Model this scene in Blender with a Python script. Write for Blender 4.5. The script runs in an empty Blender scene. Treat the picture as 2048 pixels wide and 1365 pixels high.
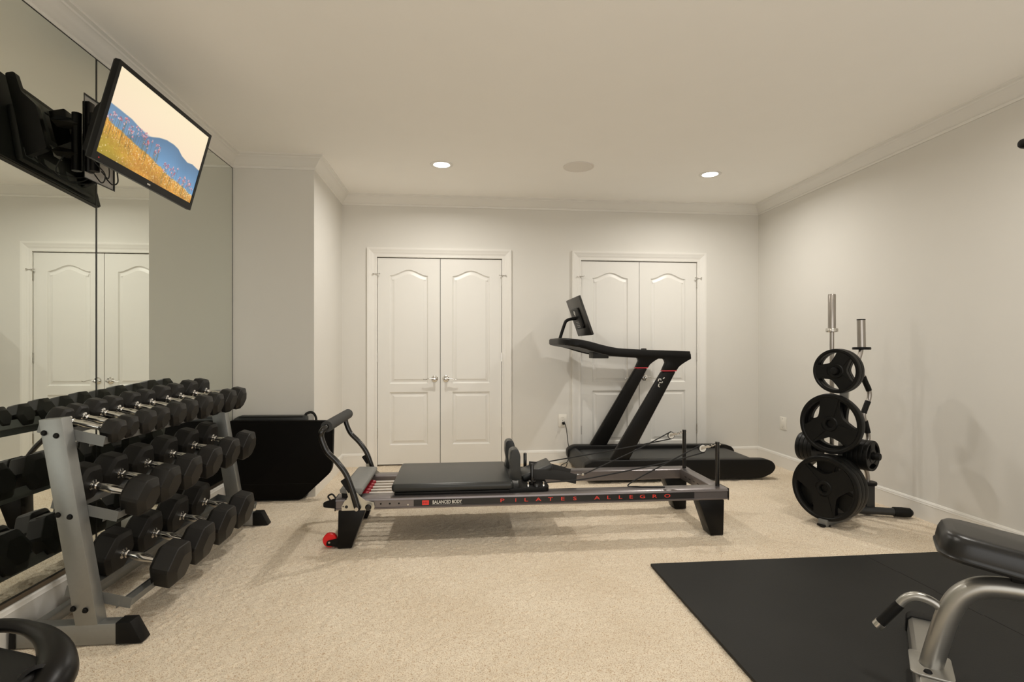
import bpy, bmesh, math, random
import numpy as np
from mathutils import Vector, Matrix
R = math.radians
random.seed(7); rng = np.random.default_rng(7)
SC = bpy.context.scene
C = SC.collection

# ------------------------------------------------------------------ camera
F_PX = 1090.0; YAW = 0.0992; EYE = 1.1575
cam_d = bpy.data.cameras.new('camera'); cam = bpy.data.objects.new('camera', cam_d); C.objects.link(cam)
cam_d.sensor_width = 36.0; cam_d.lens = F_PX/2048*36.0; cam_d.shift_y = 14.0/2048; cam_d.clip_start = 0.05
cam.location = (0, 0, EYE); cam.rotation_euler = (R(90), 0, -YAW)
SC.camera = cam
# ------------------------------------------------------------------ world, exposure
DAY_FILL = 1.90                        # strength of invented fill daylight from the opening added behind the viewer
w = bpy.data.worlds.new('world'); SC.world = w; w.use_nodes = True
w.node_tree.nodes['Background'].inputs[0].default_value = (1.0, 0.965, 0.91, 1)
w.node_tree.nodes['Background'].inputs[1].default_value = DAY_FILL
SC.view_settings.view_transform = 'Standard'; SC.view_settings.look = 'None'
SC.view_settings.gamma = 1.0; SC.view_settings.use_curve_mapping = False
SC.view_settings.exposure = 0.0
SC.cycles.max_bounces = 24; SC.cycles.diffuse_bounces = 20; SC.cycles.glossy_bounces = 6
LAMP_W = (17.0, 17.0, 13.5, 13.5)   # watts of the recessed downlights
LAMP_COL = (1.0, 0.955, 0.88)
LAMP_SPOTS = [(-0.13, 4.47), (2.157, 4.49), (-0.13, 1.95), (2.157, 1.95)]
LAMP_SPREAD = 165

# ------------------------------------------------------------------ materials
def lin(*c):
    r = []
    for v in c:
        v /= 255.0
        r.append(v/12.92 if v <= 0.04045 else ((v+0.055)/1.055)**2.4)
    return tuple(r) + (1.0,)
MATS = {}
def mat(name, col, rough=0.5, metal=0.0, var=0.0, scale=40.0, bump=0.0, bscale=200.0, coat=0.0, spec=0.5, emit=None, estr=0.0, aniso=None):
    m = bpy.data.materials.new(name); m.use_nodes = True
    nt = m.node_tree; b = nt.nodes['Principled BSDF']
    b.inputs['Roughness'].default_value = rough; b.inputs['Metallic'].default_value = metal
    b.inputs['Specular IOR Level'].default_value = spec
    b.inputs['Coat Weight'].default_value = coat
    b.inputs['Base Color'].default_value = col
    tc = nt.nodes.new('ShaderNodeTexCoord')
    n = nt.nodes.new('ShaderNodeTexNoise'); n.inputs['Scale'].default_value = scale; n.inputs['Detail'].default_value = 4
    nt.links.new(tc.outputs['Object'], n.inputs['Vector'])
    mx = nt.nodes.new('ShaderNodeMix'); mx.data_type = 'RGBA'
    mx.inputs[6].default_value = tuple(max(0, c*(1-var)) for c in col[:3])+(1,)
    mx.inputs[7].default_value = tuple(min(1, c*(1+var)) for c in col[:3])+(1,)
    nt.links.new(n.outputs['Fac'], mx.inputs[0]); nt.links.new(mx.outputs[2], b.inputs['Base Color'])
    if bump > 0:
        n2 = nt.nodes.new('ShaderNodeTexNoise'); n2.inputs['Scale'].default_value = bscale; n2.inputs['Detail'].default_value = 3
        nt.links.new(tc.outputs['Object'], n2.inputs['Vector'])
        bp = nt.nodes.new('ShaderNodeBump'); bp.inputs['Strength'].default_value = bump; bp.inputs['Distance'].default_value = 0.002
        nt.links.new(n2.outputs['Fac'], bp.inputs['Height']); nt.links.new(bp.outputs['Normal'], b.inputs['Normal'])
    if emit:
        b.inputs['Emission Color'].default_value = emit; b.inputs['Emission Strength'].default_value = estr
    MATS[name] = m
    return m
mat('wall_paint', (0.71, 0.695, 0.655, 1), 0.75, var=0.012, scale=6, bump=0.05, bscale=350, spec=0.22)
mat('ceiling_paint', (0.95, 0.935, 0.90, 1), 0.85, var=0.012, scale=5, bump=0.05, bscale=300, spec=0.2)
mat('trim_paint', (0.79, 0.775, 0.735, 1), 0.35, var=0.01, scale=8)
mat('door_paint', (0.78, 0.77, 0.735, 1), 0.38, var=0.01, scale=8)
mat('gap_shade', (0.05, 0.045, 0.04, 1), 0.9)  # shade inside the door gaps, put into a dark colour
mat('screen_shell', (0.024, 0.022, 0.019, 1), 0.38, var=0.1)
mat('base_dark', (0.035, 0.036, 0.036, 1), 0.4, 0.3, var=0.08)
mat('chrome', (0.78, 0.77, 0.75, 1), 0.12, 1.0)
mat('nickel', (0.62, 0.60, 0.56, 1), 0.25, 1.0)
mat('bar_steel', (0.42, 0.39, 0.36, 1), 0.3, 1.0, var=0.05)
mat('rubber_hex', (0.0085, 0.0074, 0.0060, 1), 0.50, var=0.25, scale=30, bump=0.12, bscale=500, spec=0.38)
mat('plate_rubber', (0.0055, 0.0055, 0.0050, 1), 0.42, var=0.2, scale=25, bump=0.08, bscale=400, spec=0.22)
mat('rack_silver', (0.31, 0.315, 0.305, 1), 0.42, 0.75, var=0.05, scale=60)
mat('frame_silver', (0.40, 0.39, 0.36, 1), 0.33, 0.85, var=0.04, scale=50)
mat('tray_grey', (0.20, 0.205, 0.20, 1), 0.45, 0.5, var=0.06)
mat('black_plastic', (0.0042, 0.0040, 0.0036, 1), 0.5, var=0.15, spec=0.22)
mat('black_gloss', (0.006, 0.005, 0.0045, 1), 0.2, var=0.1, coat=0.3)
mat('black_satin', (0.0042, 0.0036, 0.0032, 1), 0.36, var=0.1, spec=0.22)
mat('vinyl', (0.018, 0.0195, 0.0185, 1), 0.34, var=0.1, scale=15, bump=0.10, bscale=600)
mat('vinyl_matte', (0.0025, 0.002, 0.0016, 1), 0.6, var=0.1, scale=15, spec=0.12)
mat('bench_vinyl', (0.007, 0.007, 0.0066, 1), 0.30, var=0.1, scale=15, bump=0.15, bscale=500)
mat('foam_grip', (0.035, 0.035, 0.034, 1), 0.8, var=0.1, bump=0.3, bscale=700)
mat('platform_grey', (0.20, 0.20, 0.19, 1), 0.55, var=0.06, bump=0.1)
mat('rail_metal', (0.22, 0.20, 0.20, 1), 0.34, 0.8, var=0.03, scale=30)
mat('zinc_plate', (0.62, 0.58, 0.48, 1), 0.35, 0.6, var=0.05)
mat('strip_black', (0.010, 0.009, 0.008, 1), 0.4)
mat('print_red', (0.75, 0.045, 0.03, 1), 0.5, emit=None)
mat('print_white', (0.75, 0.73, 0.68, 1), 0.5)
mat('red_plastic', (0.70, 0.01, 0.012, 1), 0.35)
mat('red_hook', (0.35, 0.008, 0.02, 1), 0.35)
mat('red_line', (0.72, 0.06, 0.08, 1), 0.4)
mat('rope_black', (0.012, 0.012, 0.012, 1), 0.75, var=0.2, scale=300, bump=0.4, bscale=800)
mat('webbing', (0.013, 0.012, 0.011, 1), 0.75, var=0.2, scale=200, bump=0.3, bscale=900)
mat('spring_white', (0.62, 0.58, 0.54, 1), 0.35, 0.5)
mat('belt_rubber', (0.026, 0.027, 0.026, 1), 0.42, var=0.12, scale=25, bump=0.1)
mat('tread_body', (0.0050, 0.0046, 0.0040, 1), 0.42, var=0.1, scale=20, spec=0.22)
mat('tread_cover', (0.010, 0.010, 0.0093, 1), 0.5, var=0.1, scale=20)
mat('mat_rubber', (0.017, 0.0168, 0.0155, 1), 0.62, var=0.35, scale=2.2, bump=0.25, bscale=260, spec=0.22)
mat('plastic_white', (0.78, 0.755, 0.69, 1), 0.4)
mat('socket_dark', (0.05, 0.045, 0.04, 1), 0.6)
mat('mirror', (0.775, 0.80, 0.745, 1), 0.0, 1.0)
mat('mirror_edge', (0.02, 0.022, 0.018, 1), 0.3)
mat('channel_metal', (0.20, 0.165, 0.13, 1), 0.35, 0.8)
mat('tv_plastic', (0.005, 0.005, 0.0048, 1), 0.42, var=0.1, spec=0.25)
mat('tv_back', (0.008, 0.0085, 0.0075, 1), 0.55, var=0.1)
mat('sticker_green', (0.06, 0.32, 0.05, 1), 0.5)
mat('lamp_lens', (1, 1, 1, 1), 0.4, emit=(1, 0.95, 0.86, 1), estr=9.0)
mat('speaker_cloth', (0.80, 0.765, 0.715, 1), 0.9, var=0.03, scale=300, bump=0.4, bscale=900)
# carpet: cut pile, warm beige, slight pile-direction patches
def carpet_mat():
    m = bpy.data.materials.new('carpet'); m.use_nodes = True; nt = m.node_tree; b = nt.nodes['Principled BSDF']
    b.inputs['Roughness'].default_value = 0.95; b.inputs['Specular IOR Level'].default_value = 0.1
    b.inputs['Sheen Weight'].default_value = 0.25; b.inputs['Sheen Roughness'].default_value = 0.6
    tc = nt.nodes.new('ShaderNodeTexCoord')
    def noise(s, d=3):
        n = nt.nodes.new('ShaderNodeTexNoise'); n.inputs['Scale'].default_value = s; n.inputs['Detail'].default_value = d
        nt.links.new(tc.outputs['Object'], n.inputs['Vector']); return n
    def mix(fac, a, bcol, lo, hi):
        mr = nt.nodes.new('ShaderNodeMapRange'); mr.inputs[1].default_value = lo; mr.inputs[2].default_value = hi
        nt.links.new(fac, mr.inputs[0])
        x = nt.nodes.new('ShaderNodeMix'); x.data_type = 'RGBA'
        nt.links.new(mr.outputs[0], x.inputs[0])
        for i, v in ((6, a), (7, bcol)):
            if isinstance(v, tuple): x.inputs[i].default_value = v
            else: nt.links.new(v, x.inputs[i])
        return x.outputs[2]
    c1 = mix(noise(2.3, 3).outputs['Fac'], (0.72, 0.62, 0.475, 1), (0.82, 0.73, 0.585, 1), 0.3, 0.7)
    c2 = mix(noise(210, 4).outputs['Fac'], (0.44, 0.29, 0.165, 1), c1, 0.32, 0.52)
    nt.links.new(c2, b.inputs['Base Color'])
    bp = nt.nodes.new('ShaderNodeBump'); bp.inputs['Strength'].default_value = 0.6; bp.inputs['Distance'].default_value = 0.003
    nt.links.new(noise(420, 3).outputs['Fac'], bp.inputs['Height']); nt.links.new(bp.outputs['Normal'], b.inputs['Normal'])
    MATS['carpet'] = m
carpet_mat()

# ------------------------------------------------------------------ helpers
WM = {}                                          # world matrix of every object built
def tag(o, label=None, cat=None, group=None, kind=None):
    if label: o['label'] = label
    if cat: o['category'] = cat
    if group: o['group'] = group
    if kind: o['kind'] = kind
    return o
def thing(name, loc=(0, 0, 0), rot=(0, 0, 0), label=None, cat=None, group=None, kind=None):
    o = bpy.data.objects.new(name, None); C.objects.link(o); o.empty_display_size = 0.1
    o.location = loc; o.rotation_euler = rot
    from mathutils import Euler
    WM[o] = Matrix.Translation(Vector(loc)) @ Euler(rot).to_matrix().to_4x4()
    return tag(o, label, cat, group, kind)
class MB:
    """collects shapes (in world or in the parent's local coordinates) and links them as one mesh object"""
    def __init__(s): s.bm = bmesh.new(); s.m = Matrix.Identity(4)
    def _x(s, vs): return [s.bm.verts.new(s.m @ Vector(v)) for v in vs]
    def raw(s, verts, faces):
        vs = s._x(verts)
        for f in faces:
            try: s.bm.faces.new([vs[i] for i in f])
            except ValueError: pass
        return vs
    def box(s, lo, hi, bev=0.0, seg=2):
        b2 = bmesh.new()
        x0, y0, z0 = lo; x1, y1, z1 = hi
        vs = [b2.verts.new(v) for v in ((x0,y0,z0),(x1,y0,z0),(x1,y1,z0),(x0,y1,z0),(x0,y0,z1),(x1,y0,z1),(x1,y1,z1),(x0,y1,z1))]
        for f in ((0,3,2,1),(4,5,6,7),(0,1,5,4),(1,2,6,5),(2,3,7,6),(3,0,4,7)): b2.faces.new([vs[i] for i in f])
        if bev > 0: bmesh.ops.bevel(b2, geom=list(b2.edges), offset=bev, segments=seg, profile=0.5, affect='EDGES')
        s.merge(b2); return s
    def merge(s, b2):
        b2.verts.index_update(); vs = s._x([v.co for v in b2.verts])
        for f in b2.faces:
            try: s.bm.faces.new([vs[v.index] for v in f.verts])
            except ValueError: pass
        b2.free()
    def prism(s, poly, lo, hi, axis='y', bev=0.0, seg=2):
        """polygon (2D) extruded between lo and hi along an axis; poly coords are the two other axes in x,y,z order"""
        def p3(p, t):
            return {'y': (p[0], t, p[1]), 'x': (t, p[0], p[1]), 'z': (p[0], p[1], t)}[axis]
        b2 = bmesh.new(); n = len(poly)
        a = [b2.verts.new(p3(p, lo)) for p in poly]; b = [b2.verts.new(p3(p, hi)) for p in poly]
        b2.faces.new(a); b2.faces.new(b[::-1])
        for i in range(n): b2.faces.new((a[i], b[i], b[(i+1) % n], a[(i+1) % n]))
        bmesh.ops.recalc_face_normals(b2, faces=b2.faces)
        if bev > 0:
            ed = [e for e in b2.edges if e.calc_face_angle(0) > 0.5] if n > 8 else list(b2.edges)
            bmesh.ops.bevel(b2, geom=ed, offset=bev, segments=seg, profile=0.5, affect='EDGES', clamp_overlap=True)
        s.merge(b2); return s
    def cyl(s, p0, p1, r0, r1=None, n=16, cap=True):
        return s.tube([p0, p1], [r0, r0 if r1 is None else r1], n, cap)
    def tube(s, pts, rad, n=12, cap=True, sx=1.0, sy=1.0, up=None):
        """tube along points; elliptical when sx, sy differ"""
        pts = [Vector(p) for p in pts]
        if not isinstance(rad, (list, tuple)): rad = [rad]*len(pts)
        tang = []
        for i in range(len(pts)):
            a = pts[max(0, i-1)]; b = pts[min(len(pts)-1, i+1)]; tang.append((b-a).normalized())
        if up is None:
            up = Vector((0, 0, 1)) if abs(tang[0].z) < 0.9 else Vector((0, 1, 0))
        nrm = (Vector(up) - tang[0]*Vector(up).dot(tang[0])).normalized()
        rings = []
        for i, p in enumerate(pts):
            if i: 
                nrm = nrm - tang[i]*nrm.dot(tang[i]); nrm.normalize()
            bi = tang[i].cross(nrm)
            rings.append(s._x([p + (nrm*math.cos(2*math.pi*k/n)*sx + bi*math.sin(2*math.pi*k/n)*sy)*rad[i] for k in range(n)]))
        for i in range(len(pts)-1):
            for k in range(n):
                s.bm.faces.new((rings[i][k], rings[i][(k+1) % n], rings[i+1][(k+1) % n], rings[i+1][k]))
        if cap:
            s.bm.faces.new(rings[0][::-1]); s.bm.faces.new(rings[-1])
        return s
    def lathe(s, prof, o=(0, 0, 0), axis=(0, 0, 1), n=24):
        """profile of (radius, height) turned round an axis from o"""
        ax = Vector(axis).normalized(); t = Vector((1, 0, 0)) if abs(ax.x) < 0.9 else Vector((0, 1, 0))
        e1 = (t - ax*t.dot(ax)).normalized(); e2 = ax.cross(e1); o = Vector(o)
        rings = []
        for r, h in prof:
            if r < 1e-6: rings.append(s._x([o+ax*h])*n)
            else: rings.append(s._x([o+ax*h+(e1*math.cos(2*math.pi*k/n)+e2*math.sin(2*math.pi*k/n))*r for k in range(n)]))
        for a, b in zip(rings, rings[1:]):
            for k in range(n):
                q = []
                for v in (a[k], a[(k+1) % n], b[(k+1) % n], b[k]):
                    if v not in q: q.append(v)
                if len(q) > 2:
                    try: s.bm.faces.new(q)
                    except ValueError: pass
        return s
    def sphere(s, c, r, n=12):
        k = n//2
        return s.lathe([(r*math.sin(math.pi*i/k), -r*math.cos(math.pi*i/k)) for i in range(k+1)], c, (0, 0, 1), n)
    def build(s, name, m, parent=None, world=True, smooth=35, recalc=True):
        me = bpy.data.meshes.new(name)
        if recalc: bmesh.ops.recalc_face_normals(s.bm, faces=s.bm.faces)
        o = bpy.data.objects.new(name, me); C.objects.link(o)
        if parent is not None:
            o.parent = parent
            if world: s.bm.transform(WM[parent].inverted())
            WM[o] = WM[parent].copy()
        else:
            co = np.array([v.co for v in s.bm.verts]); lo, hi = co.min(0), co.max(0)
            loc = Vector(((lo[0]+hi[0])/2, (lo[1]+hi[1])/2, lo[2]))
            s.bm.transform(Matrix.Translation(-loc)); o.location = loc; WM[o] = Matrix.Translation(loc)
        s.bm.to_mesh(me); s.bm.free()
        me.materials.append(MATS[m])
        if smooth:
            me.polygons.foreach_set('use_smooth', [True]*len(me.polygons)); me.set_sharp_from_angle(angle=R(smooth))
        return o
def copy_tree(o, parent=None):
    c = o.copy(); C.objects.link(c); c.parent = parent
    for ch in list(o.children): copy_tree(ch, c)
    return c
def bez(pts, n=8):
    """Catmull-Rom through points"""
    P = [Vector(p) for p in pts]; P = [P[0]*2-P[1]] + P + [P[-1]*2-P[-2]]; out = []
    for i in range(1, len(P)-2):
        for k in range(n):
            t = k/n; a, b, c, d = P[i-1:i+3]
            out.append(0.5*((2*b)+(c-a)*t+(2*a-5*b+4*c-d)*t*t+(3*b-a-3*c+d)*t**3))
    out.append(P[-2]); return out
def offset_poly(poly, d):
    """inset a CCW polygon by d"""
    n = len(poly); out = []
    for i in range(n):
        a, b, c = Vector(poly[i-1]), Vector(poly[i]), Vector(poly[(i+1) % n])
        t1 = (b-a).normalized(); t2 = (c-b).normalized()
        n1 = Vector((-t1.y, t1.x)); n2 = Vector((-t2.y, t2.x)); m = (n1+n2).normalized()
        out.append(tuple(b + m*d/max(0.4, m.dot(n1))))
    return out
def rounded(poly, r, n=5):
    out = []; N = len(poly)
    for i in range(N):
        a, b, c = Vector(poly[i-1]), Vector(poly[i]), Vector(poly[(i+1) % N]); rr = r[i] if isinstance(r, (list, tuple)) else r
        p = b+(a-b).normalized()*rr; q = b+(c-b).normalized()*rr
        for k in range(n+1):
            t = k/n; out.append(tuple(p*(1-t)**2+b*2*t*(1-t)+q*t*t))
    return out
def text_mesh(txt, h, font_scale=1.0, sx=1.0, offs=0.0):
    cu = bpy.data.curves.new('txt', 'FONT'); cu.body = txt; cu.size = h*font_scale; cu.align_x = 'CENTER'; cu.align_y = 'CENTER'; cu.offset = offs; cu.resolution_u = 4
    cu.extrude = 0.0006
    o = bpy.data.objects.new('txt', cu); C.objects.link(o)
    dg = bpy.context.evaluated_depsgraph_get(); dg.update()
    me = bpy.data.meshes.new_from_object(o.evaluated_get(dg))
    vs = [Vector((v.co.x*sx, v.co.y, v.co.z)) for v in me.vertices]; fs = [tuple(p.vertices) for p in me.polygons]
    bpy.data.objects.remove(o); bpy.data.curves.remove(cu); bpy.data.meshes.remove(me)
    return vs, fs

# ------------------------------------------------------------------ the room
XL, XR, YB, YF, ZC = -1.738, 3.147, 5.446, -0.75, 2.652
XP, YP = -1.122, 4.408
T = 0.12
# floor: carpet slab, really tufted where the photograph shows it
def build_floor():
    x0, x1, y0, y1 = XL-0.02, XR+0.02, 1.45, YB+0.10
    st = 0.0068
    nx, ny = int((x1-x0)/st), int((y1-y0)/st)
    X, Y = np.meshgrid(np.linspace(x0, x1, nx), np.linspace(y0, y1, ny))
    def blur(a, k):
        for ax in (0, 1):
            a = sum(np.roll(a, i, ax) for i in range(-k, k+1))/(2*k+1)
        return a
    h = rng.random((ny, nx)); h1 = blur(rng.random((ny, nx)), 1); h2 = blur(rng.random((ny, nx)), 4)
    z = 0.35*h + 1.6*(h1-0.5) + 2.6*(h2-0.5)
    z = (z - z.min())/(z.max()-z.min())
    Z = -0.011 + 0.011*np.clip((z-0.15)/0.65, 0, 1)
    jx = (rng.random((ny, nx))-0.5)*st*0.7; jy = (rng.random((ny, nx))-0.5)*st*0.7
    co = np.stack([X+jx, Y+jy, Z], -1).reshape(-1, 3)
    idx = np.arange(nx*ny).reshape(ny, nx)
    q = np.stack([idx[:-1, :-1], idx[:-1, 1:], idx[1:, 1:], idx[1:, :-1]], -1).reshape(-1, 4)
    # plain remainder behind the camera
    extra = np.array([(x0, YF-T, -0.004), (x1, YF-T, -0.004), (x1, y0+0.01, -0.004), (x0, y0+0.01, -0.004)]); k = len(co)
    co = np.vstack([co, extra]); q = np.vstack([q, [[k, k+1, k+2, k+3]]])
    me = bpy.data.meshes.new('floor'); me.vertices.add(len(co)); me.vertices.foreach_set('co', co.ravel())
    me.loops.add(q.size); me.loops.foreach_set('vertex_index', q.ravel().astype(np.int32))
    me.polygons.add(len(q)); me.polygons.foreach_set('loop_start', np.arange(0, q.size, 4, dtype=np.int32))
    me.update(calc_edges=True); me.validate()
    o = bpy.data.objects.new('floor', me); C.objects.link(o); me.materials.append(MATS['carpet'])
    tag(o, 'beige cut pile carpet covering the whole floor', kind='structure')
build_floor()
def struct(mb, name, m, label, smooth=35):
    return tag(mb.build(name, m, smooth=smooth), label, kind='structure')
struct(MB().box((XL-T, YF-T, ZC), (XR+T, YB+0.2, ZC+T)), 'ceiling', 'ceiling_paint', 'smooth off-white ceiling with two recessed lights and a speaker', 0)
struct(MB().box((XL-T, YF, -0.02), (XL, YP, ZC)), 'wall_left', 'wall_paint', 'left wall behind the mirror panels', 0)
struct(MB().box((XR, YF, -0.02), (XR+T, YB, ZC)), 'wall_right', 'wall_paint', 'plain off-white right wall', 0)
PO = (-1.05, 2.75, 2.12)                        # unseen doorway, added to let fill light into the room
struct(MB().box((XL-T, YF-T, -0.02), (PO[0], YF, ZC)).box((PO[1], YF-T, -0.02), (XR+T, YF, ZC)).box((PO[0], YF-T, PO[2]), (PO[1], YF, ZC)), 'wall_front', 'wall_paint', 'off-white wall behind the viewer with a wide opening added for fill light', 0)
po = thing('door_3', (0.85, YF, 0), label='unseen wide doorway with white casing, added behind the viewer to admit fill light', kind='structure')
for a, b in (((PO[0]-0.07, YF, 0), (PO[0]+0.004, YF+0.02, PO[2]+0.07)), ((PO[1]-0.004, YF, 0), (PO[1]+0.07, YF+0.02, PO[2]+0.07)), ((PO[0], YF, PO[2]-0.004), (PO[1], YF+0.02, PO[2]+0.07))):
    MB().box(a, b, 0.003).build('casing', 'trim_paint', po)
pl = bpy.data.lights.new('fill_portal', 'AREA'); pl.shape = 'RECTANGLE'; pl.size = PO[1]-PO[0]; pl.size_y = PO[2]; pl.cycles.is_portal = True  # guides the fill daylight through the added opening
plo = bpy.data.objects.new('fill_portal', pl); C.objects.link(plo); plo.location = ((PO[0]+PO[1])/2, YF-T+0.01, PO[2]/2); plo.rotation_euler = (R(90), 0, 0); plo.parent = None
struct(MB().box((XL-T, YP, -0.02), (XP, YB, ZC)), 'wall_bumpout', 'wall_paint', 'boxed-out wall corner beside the mirror', 0)
# doors: 48 in wide pairs
DOORS = [(-0.7874, 0.4414), (1.2446, 2.4731)]; DTOP = 2.05
def wall_back():
    mb = MB(); g = 0.018
    xs = [XP-0.0] + [v for d in DOORS for v in (d[0]-g, d[1]+g)] + [XR+T]
    for i in range(0, len(xs), 2): mb.box((xs[i], YB, -0.02), (xs[i+1], YB+0.14, ZC))
    for d in DOORS: mb.box((d[0]-g, YB, DTOP+g), (d[1]+g, YB+0.14, ZC))
    mb.box((XP, YB+0.14, -0.02), (XR+T, YB+0.2, ZC))
    return struct(mb, 'wall_back', 'wall_paint', 'off-white far wall with two pairs of closet doors', 0)
wall_back()
def sweep(path, prof, closed=False):
    """profile of (out from wall, up) along a polyline whose room side is on the left; mitred"""
    mb = MB(); P = [Vector(p) for p in path]; rings = []
    for i, p in enumerate(P):
        d1 = (P[i]-P[i-1]).normalized() if i else None; d2 = (P[i+1]-P[i]).normalized() if i < len(P)-1 else None
        n1 = Vector((-d1.y, d1.x)) if d1 else None; n2 = Vector((-d2.y, d2.x)) if d2 else None
        if n1 is None: m = n2
        elif n2 is None: m = n1
        else:
            m = (n1+n2); m = m/ (1+n1.dot(n2))
        rings.append(mb._x([(p.x+m.x*a, p.y+m.y*a, b) for a, b in prof]))
    for a, b in zip(rings, rings[1:]):
        for k in range(len(prof)): mb.bm.faces.new((a[k], a[(k+1) % len(prof)], b[(k+1) % len(prof)], b[k]))
    mb.bm.faces.new(rings[0]); mb.bm.faces.new(rings[-1][::-1])
    return mb
CR = 0.100; CP = 0.085
crown = [(0, ZC-CR), (0.008, ZC-CR), (0.012, ZC-CR+0.012), (0.010, ZC-CR+0.018), (0.016, ZC-CR+0.022), (0.022, ZC-CR+0.030), (0.034, ZC-CR+0.042), (0.044, ZC-CR+0.056), (0.058, ZC-CR+0.072), (0.066, ZC-CR+0.076), (0.070, ZC-CR+0.084), (CP, ZC-CR+0.090), (CP, ZC), (0, ZC)]
# walk anticlockwise seen from above so that the room is on the left: right wall (+Y), back wall (-X), ...
def seg_with_mitre(A, B, name, label, prev=None, nxt=None):
    """one straight run; its ends are mitred against neighbours by sweeping a tiny bit of them"""
    A, B = Vector(A), Vector(B); d = (B-A).normalized(); n = Vector((-d.y, d.x)); mb = MB()
    def ring(p, other):
        m = n
        if other is not None:
            n2 = Vector(other); m = (n+n2)/(1+n.dot(n2))
        return mb._x([(p.x+m.x*a, p.y+m.y*a, b) for a, b in PROFILE])
    a = ring(A, prev); b = ring(B, nxt); k = len(PROFILE)
    for i in range(k): mb.bm.faces.new((a[i], a[(i+1) % k], b[(i+1) % k], b[i]))
    mb.bm.faces.new(a); mb.bm.faces.new(b[::-1])
    return struct(mb, name, 'trim_paint', label)
PROFILE = crown
nR, nB, nL, nF = (-1, 0), (0, -1), (1, 0), (0, 1)
seg_with_mitre((XR, YF), (XR, YB), 'trim_1', 'white crown moulding along the right wall', nF, nB)
seg_with_mitre((XR, YB), (XP, YB), 'trim_2', 'white crown moulding along the far wall', nR, nL)
seg_with_mitre((XP, YB), (XP, YP), 'trim_3', 'white crown moulding on the side of the boxed-out corner', nB, nB)
seg_with_mitre((XP, YP), (XL, YP), 'trim_4', 'white crown moulding on the face of the boxed-out corner', nL, nL)
seg_with_mitre((XL, YP), (XL, YF), 'trim_5', 'white crown moulding above the mirror', nB, nF)
BH = 0.126
base = [(0, -0.02), (0.014, -0.02), (0.014, BH-0.026), (0.016, BH-0.024), (0.013, BH-0.019), (0.013, BH-0.010), (0.010, BH-0.008), (0.007, BH-0.002), (0.0, BH)]
PROFILE = base
seg_with_mitre((XR, YF), (XR, YB), 'baseboard_right', 'white baseboard along the right wall', nF, nB)
CW = 0.092                                     # casing width
ends = [XR] + [v for d in reversed(DOORS) for v in (d[1]+CW, d[0]-CW)] + [XP]
def base_back():
    mb = MB()
    for i in range(0, len(ends), 2):
        A, B = Vector((ends[i], YB)), Vector((ends[i+1], YB)); k = len(base)
        def ring(p, o): 
            m = Vector(nB)
            if o: m = (m+Vector(o))/(1+Vector(nB).dot(Vector(o)))
            return mb._x([(p.x+m.x*a, p.y+m.y*a, b) for a, b in base])
        a = ring(A, nR if i == 0 else None); b = ring(B, nL if i == len(ends)-2 else None)
        for j in range(k): mb.bm.faces.new((a[j], a[(j+1) % k], b[(j+1) % k], b[j]))
        mb.bm.faces.new(a); mb.bm.faces.new(b[::-1])
    struct(mb, 'baseboard_back', 'trim_paint', 'white baseboard along the far wall between the doors')
base_back()
seg_with_mitre((XP, YB), (XP, YP), 'baseboard_bumpout', 'white baseboard round the boxed-out corner', nB, nB)
BH = 0.158
PROFILE = [(0, -0.02), (0.014, -0.02), (0.014, BH-0.030), (0.016, BH-0.027), (0.013, BH-0.022), (0.013, BH-0.010), (0.010, BH-0.008), (0.007, BH-0.002), (0.0, BH)]
seg_with_mitre((XP, YP), (XL, YP), 'baseboard_niche', 'white baseboard at the foot of the boxed-out corner', nL, nL)
seg_with_mitre((XL, YP), (XL, YF), 'baseboard_left', 'white baseboard under the mirror', nB, nF)

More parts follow.
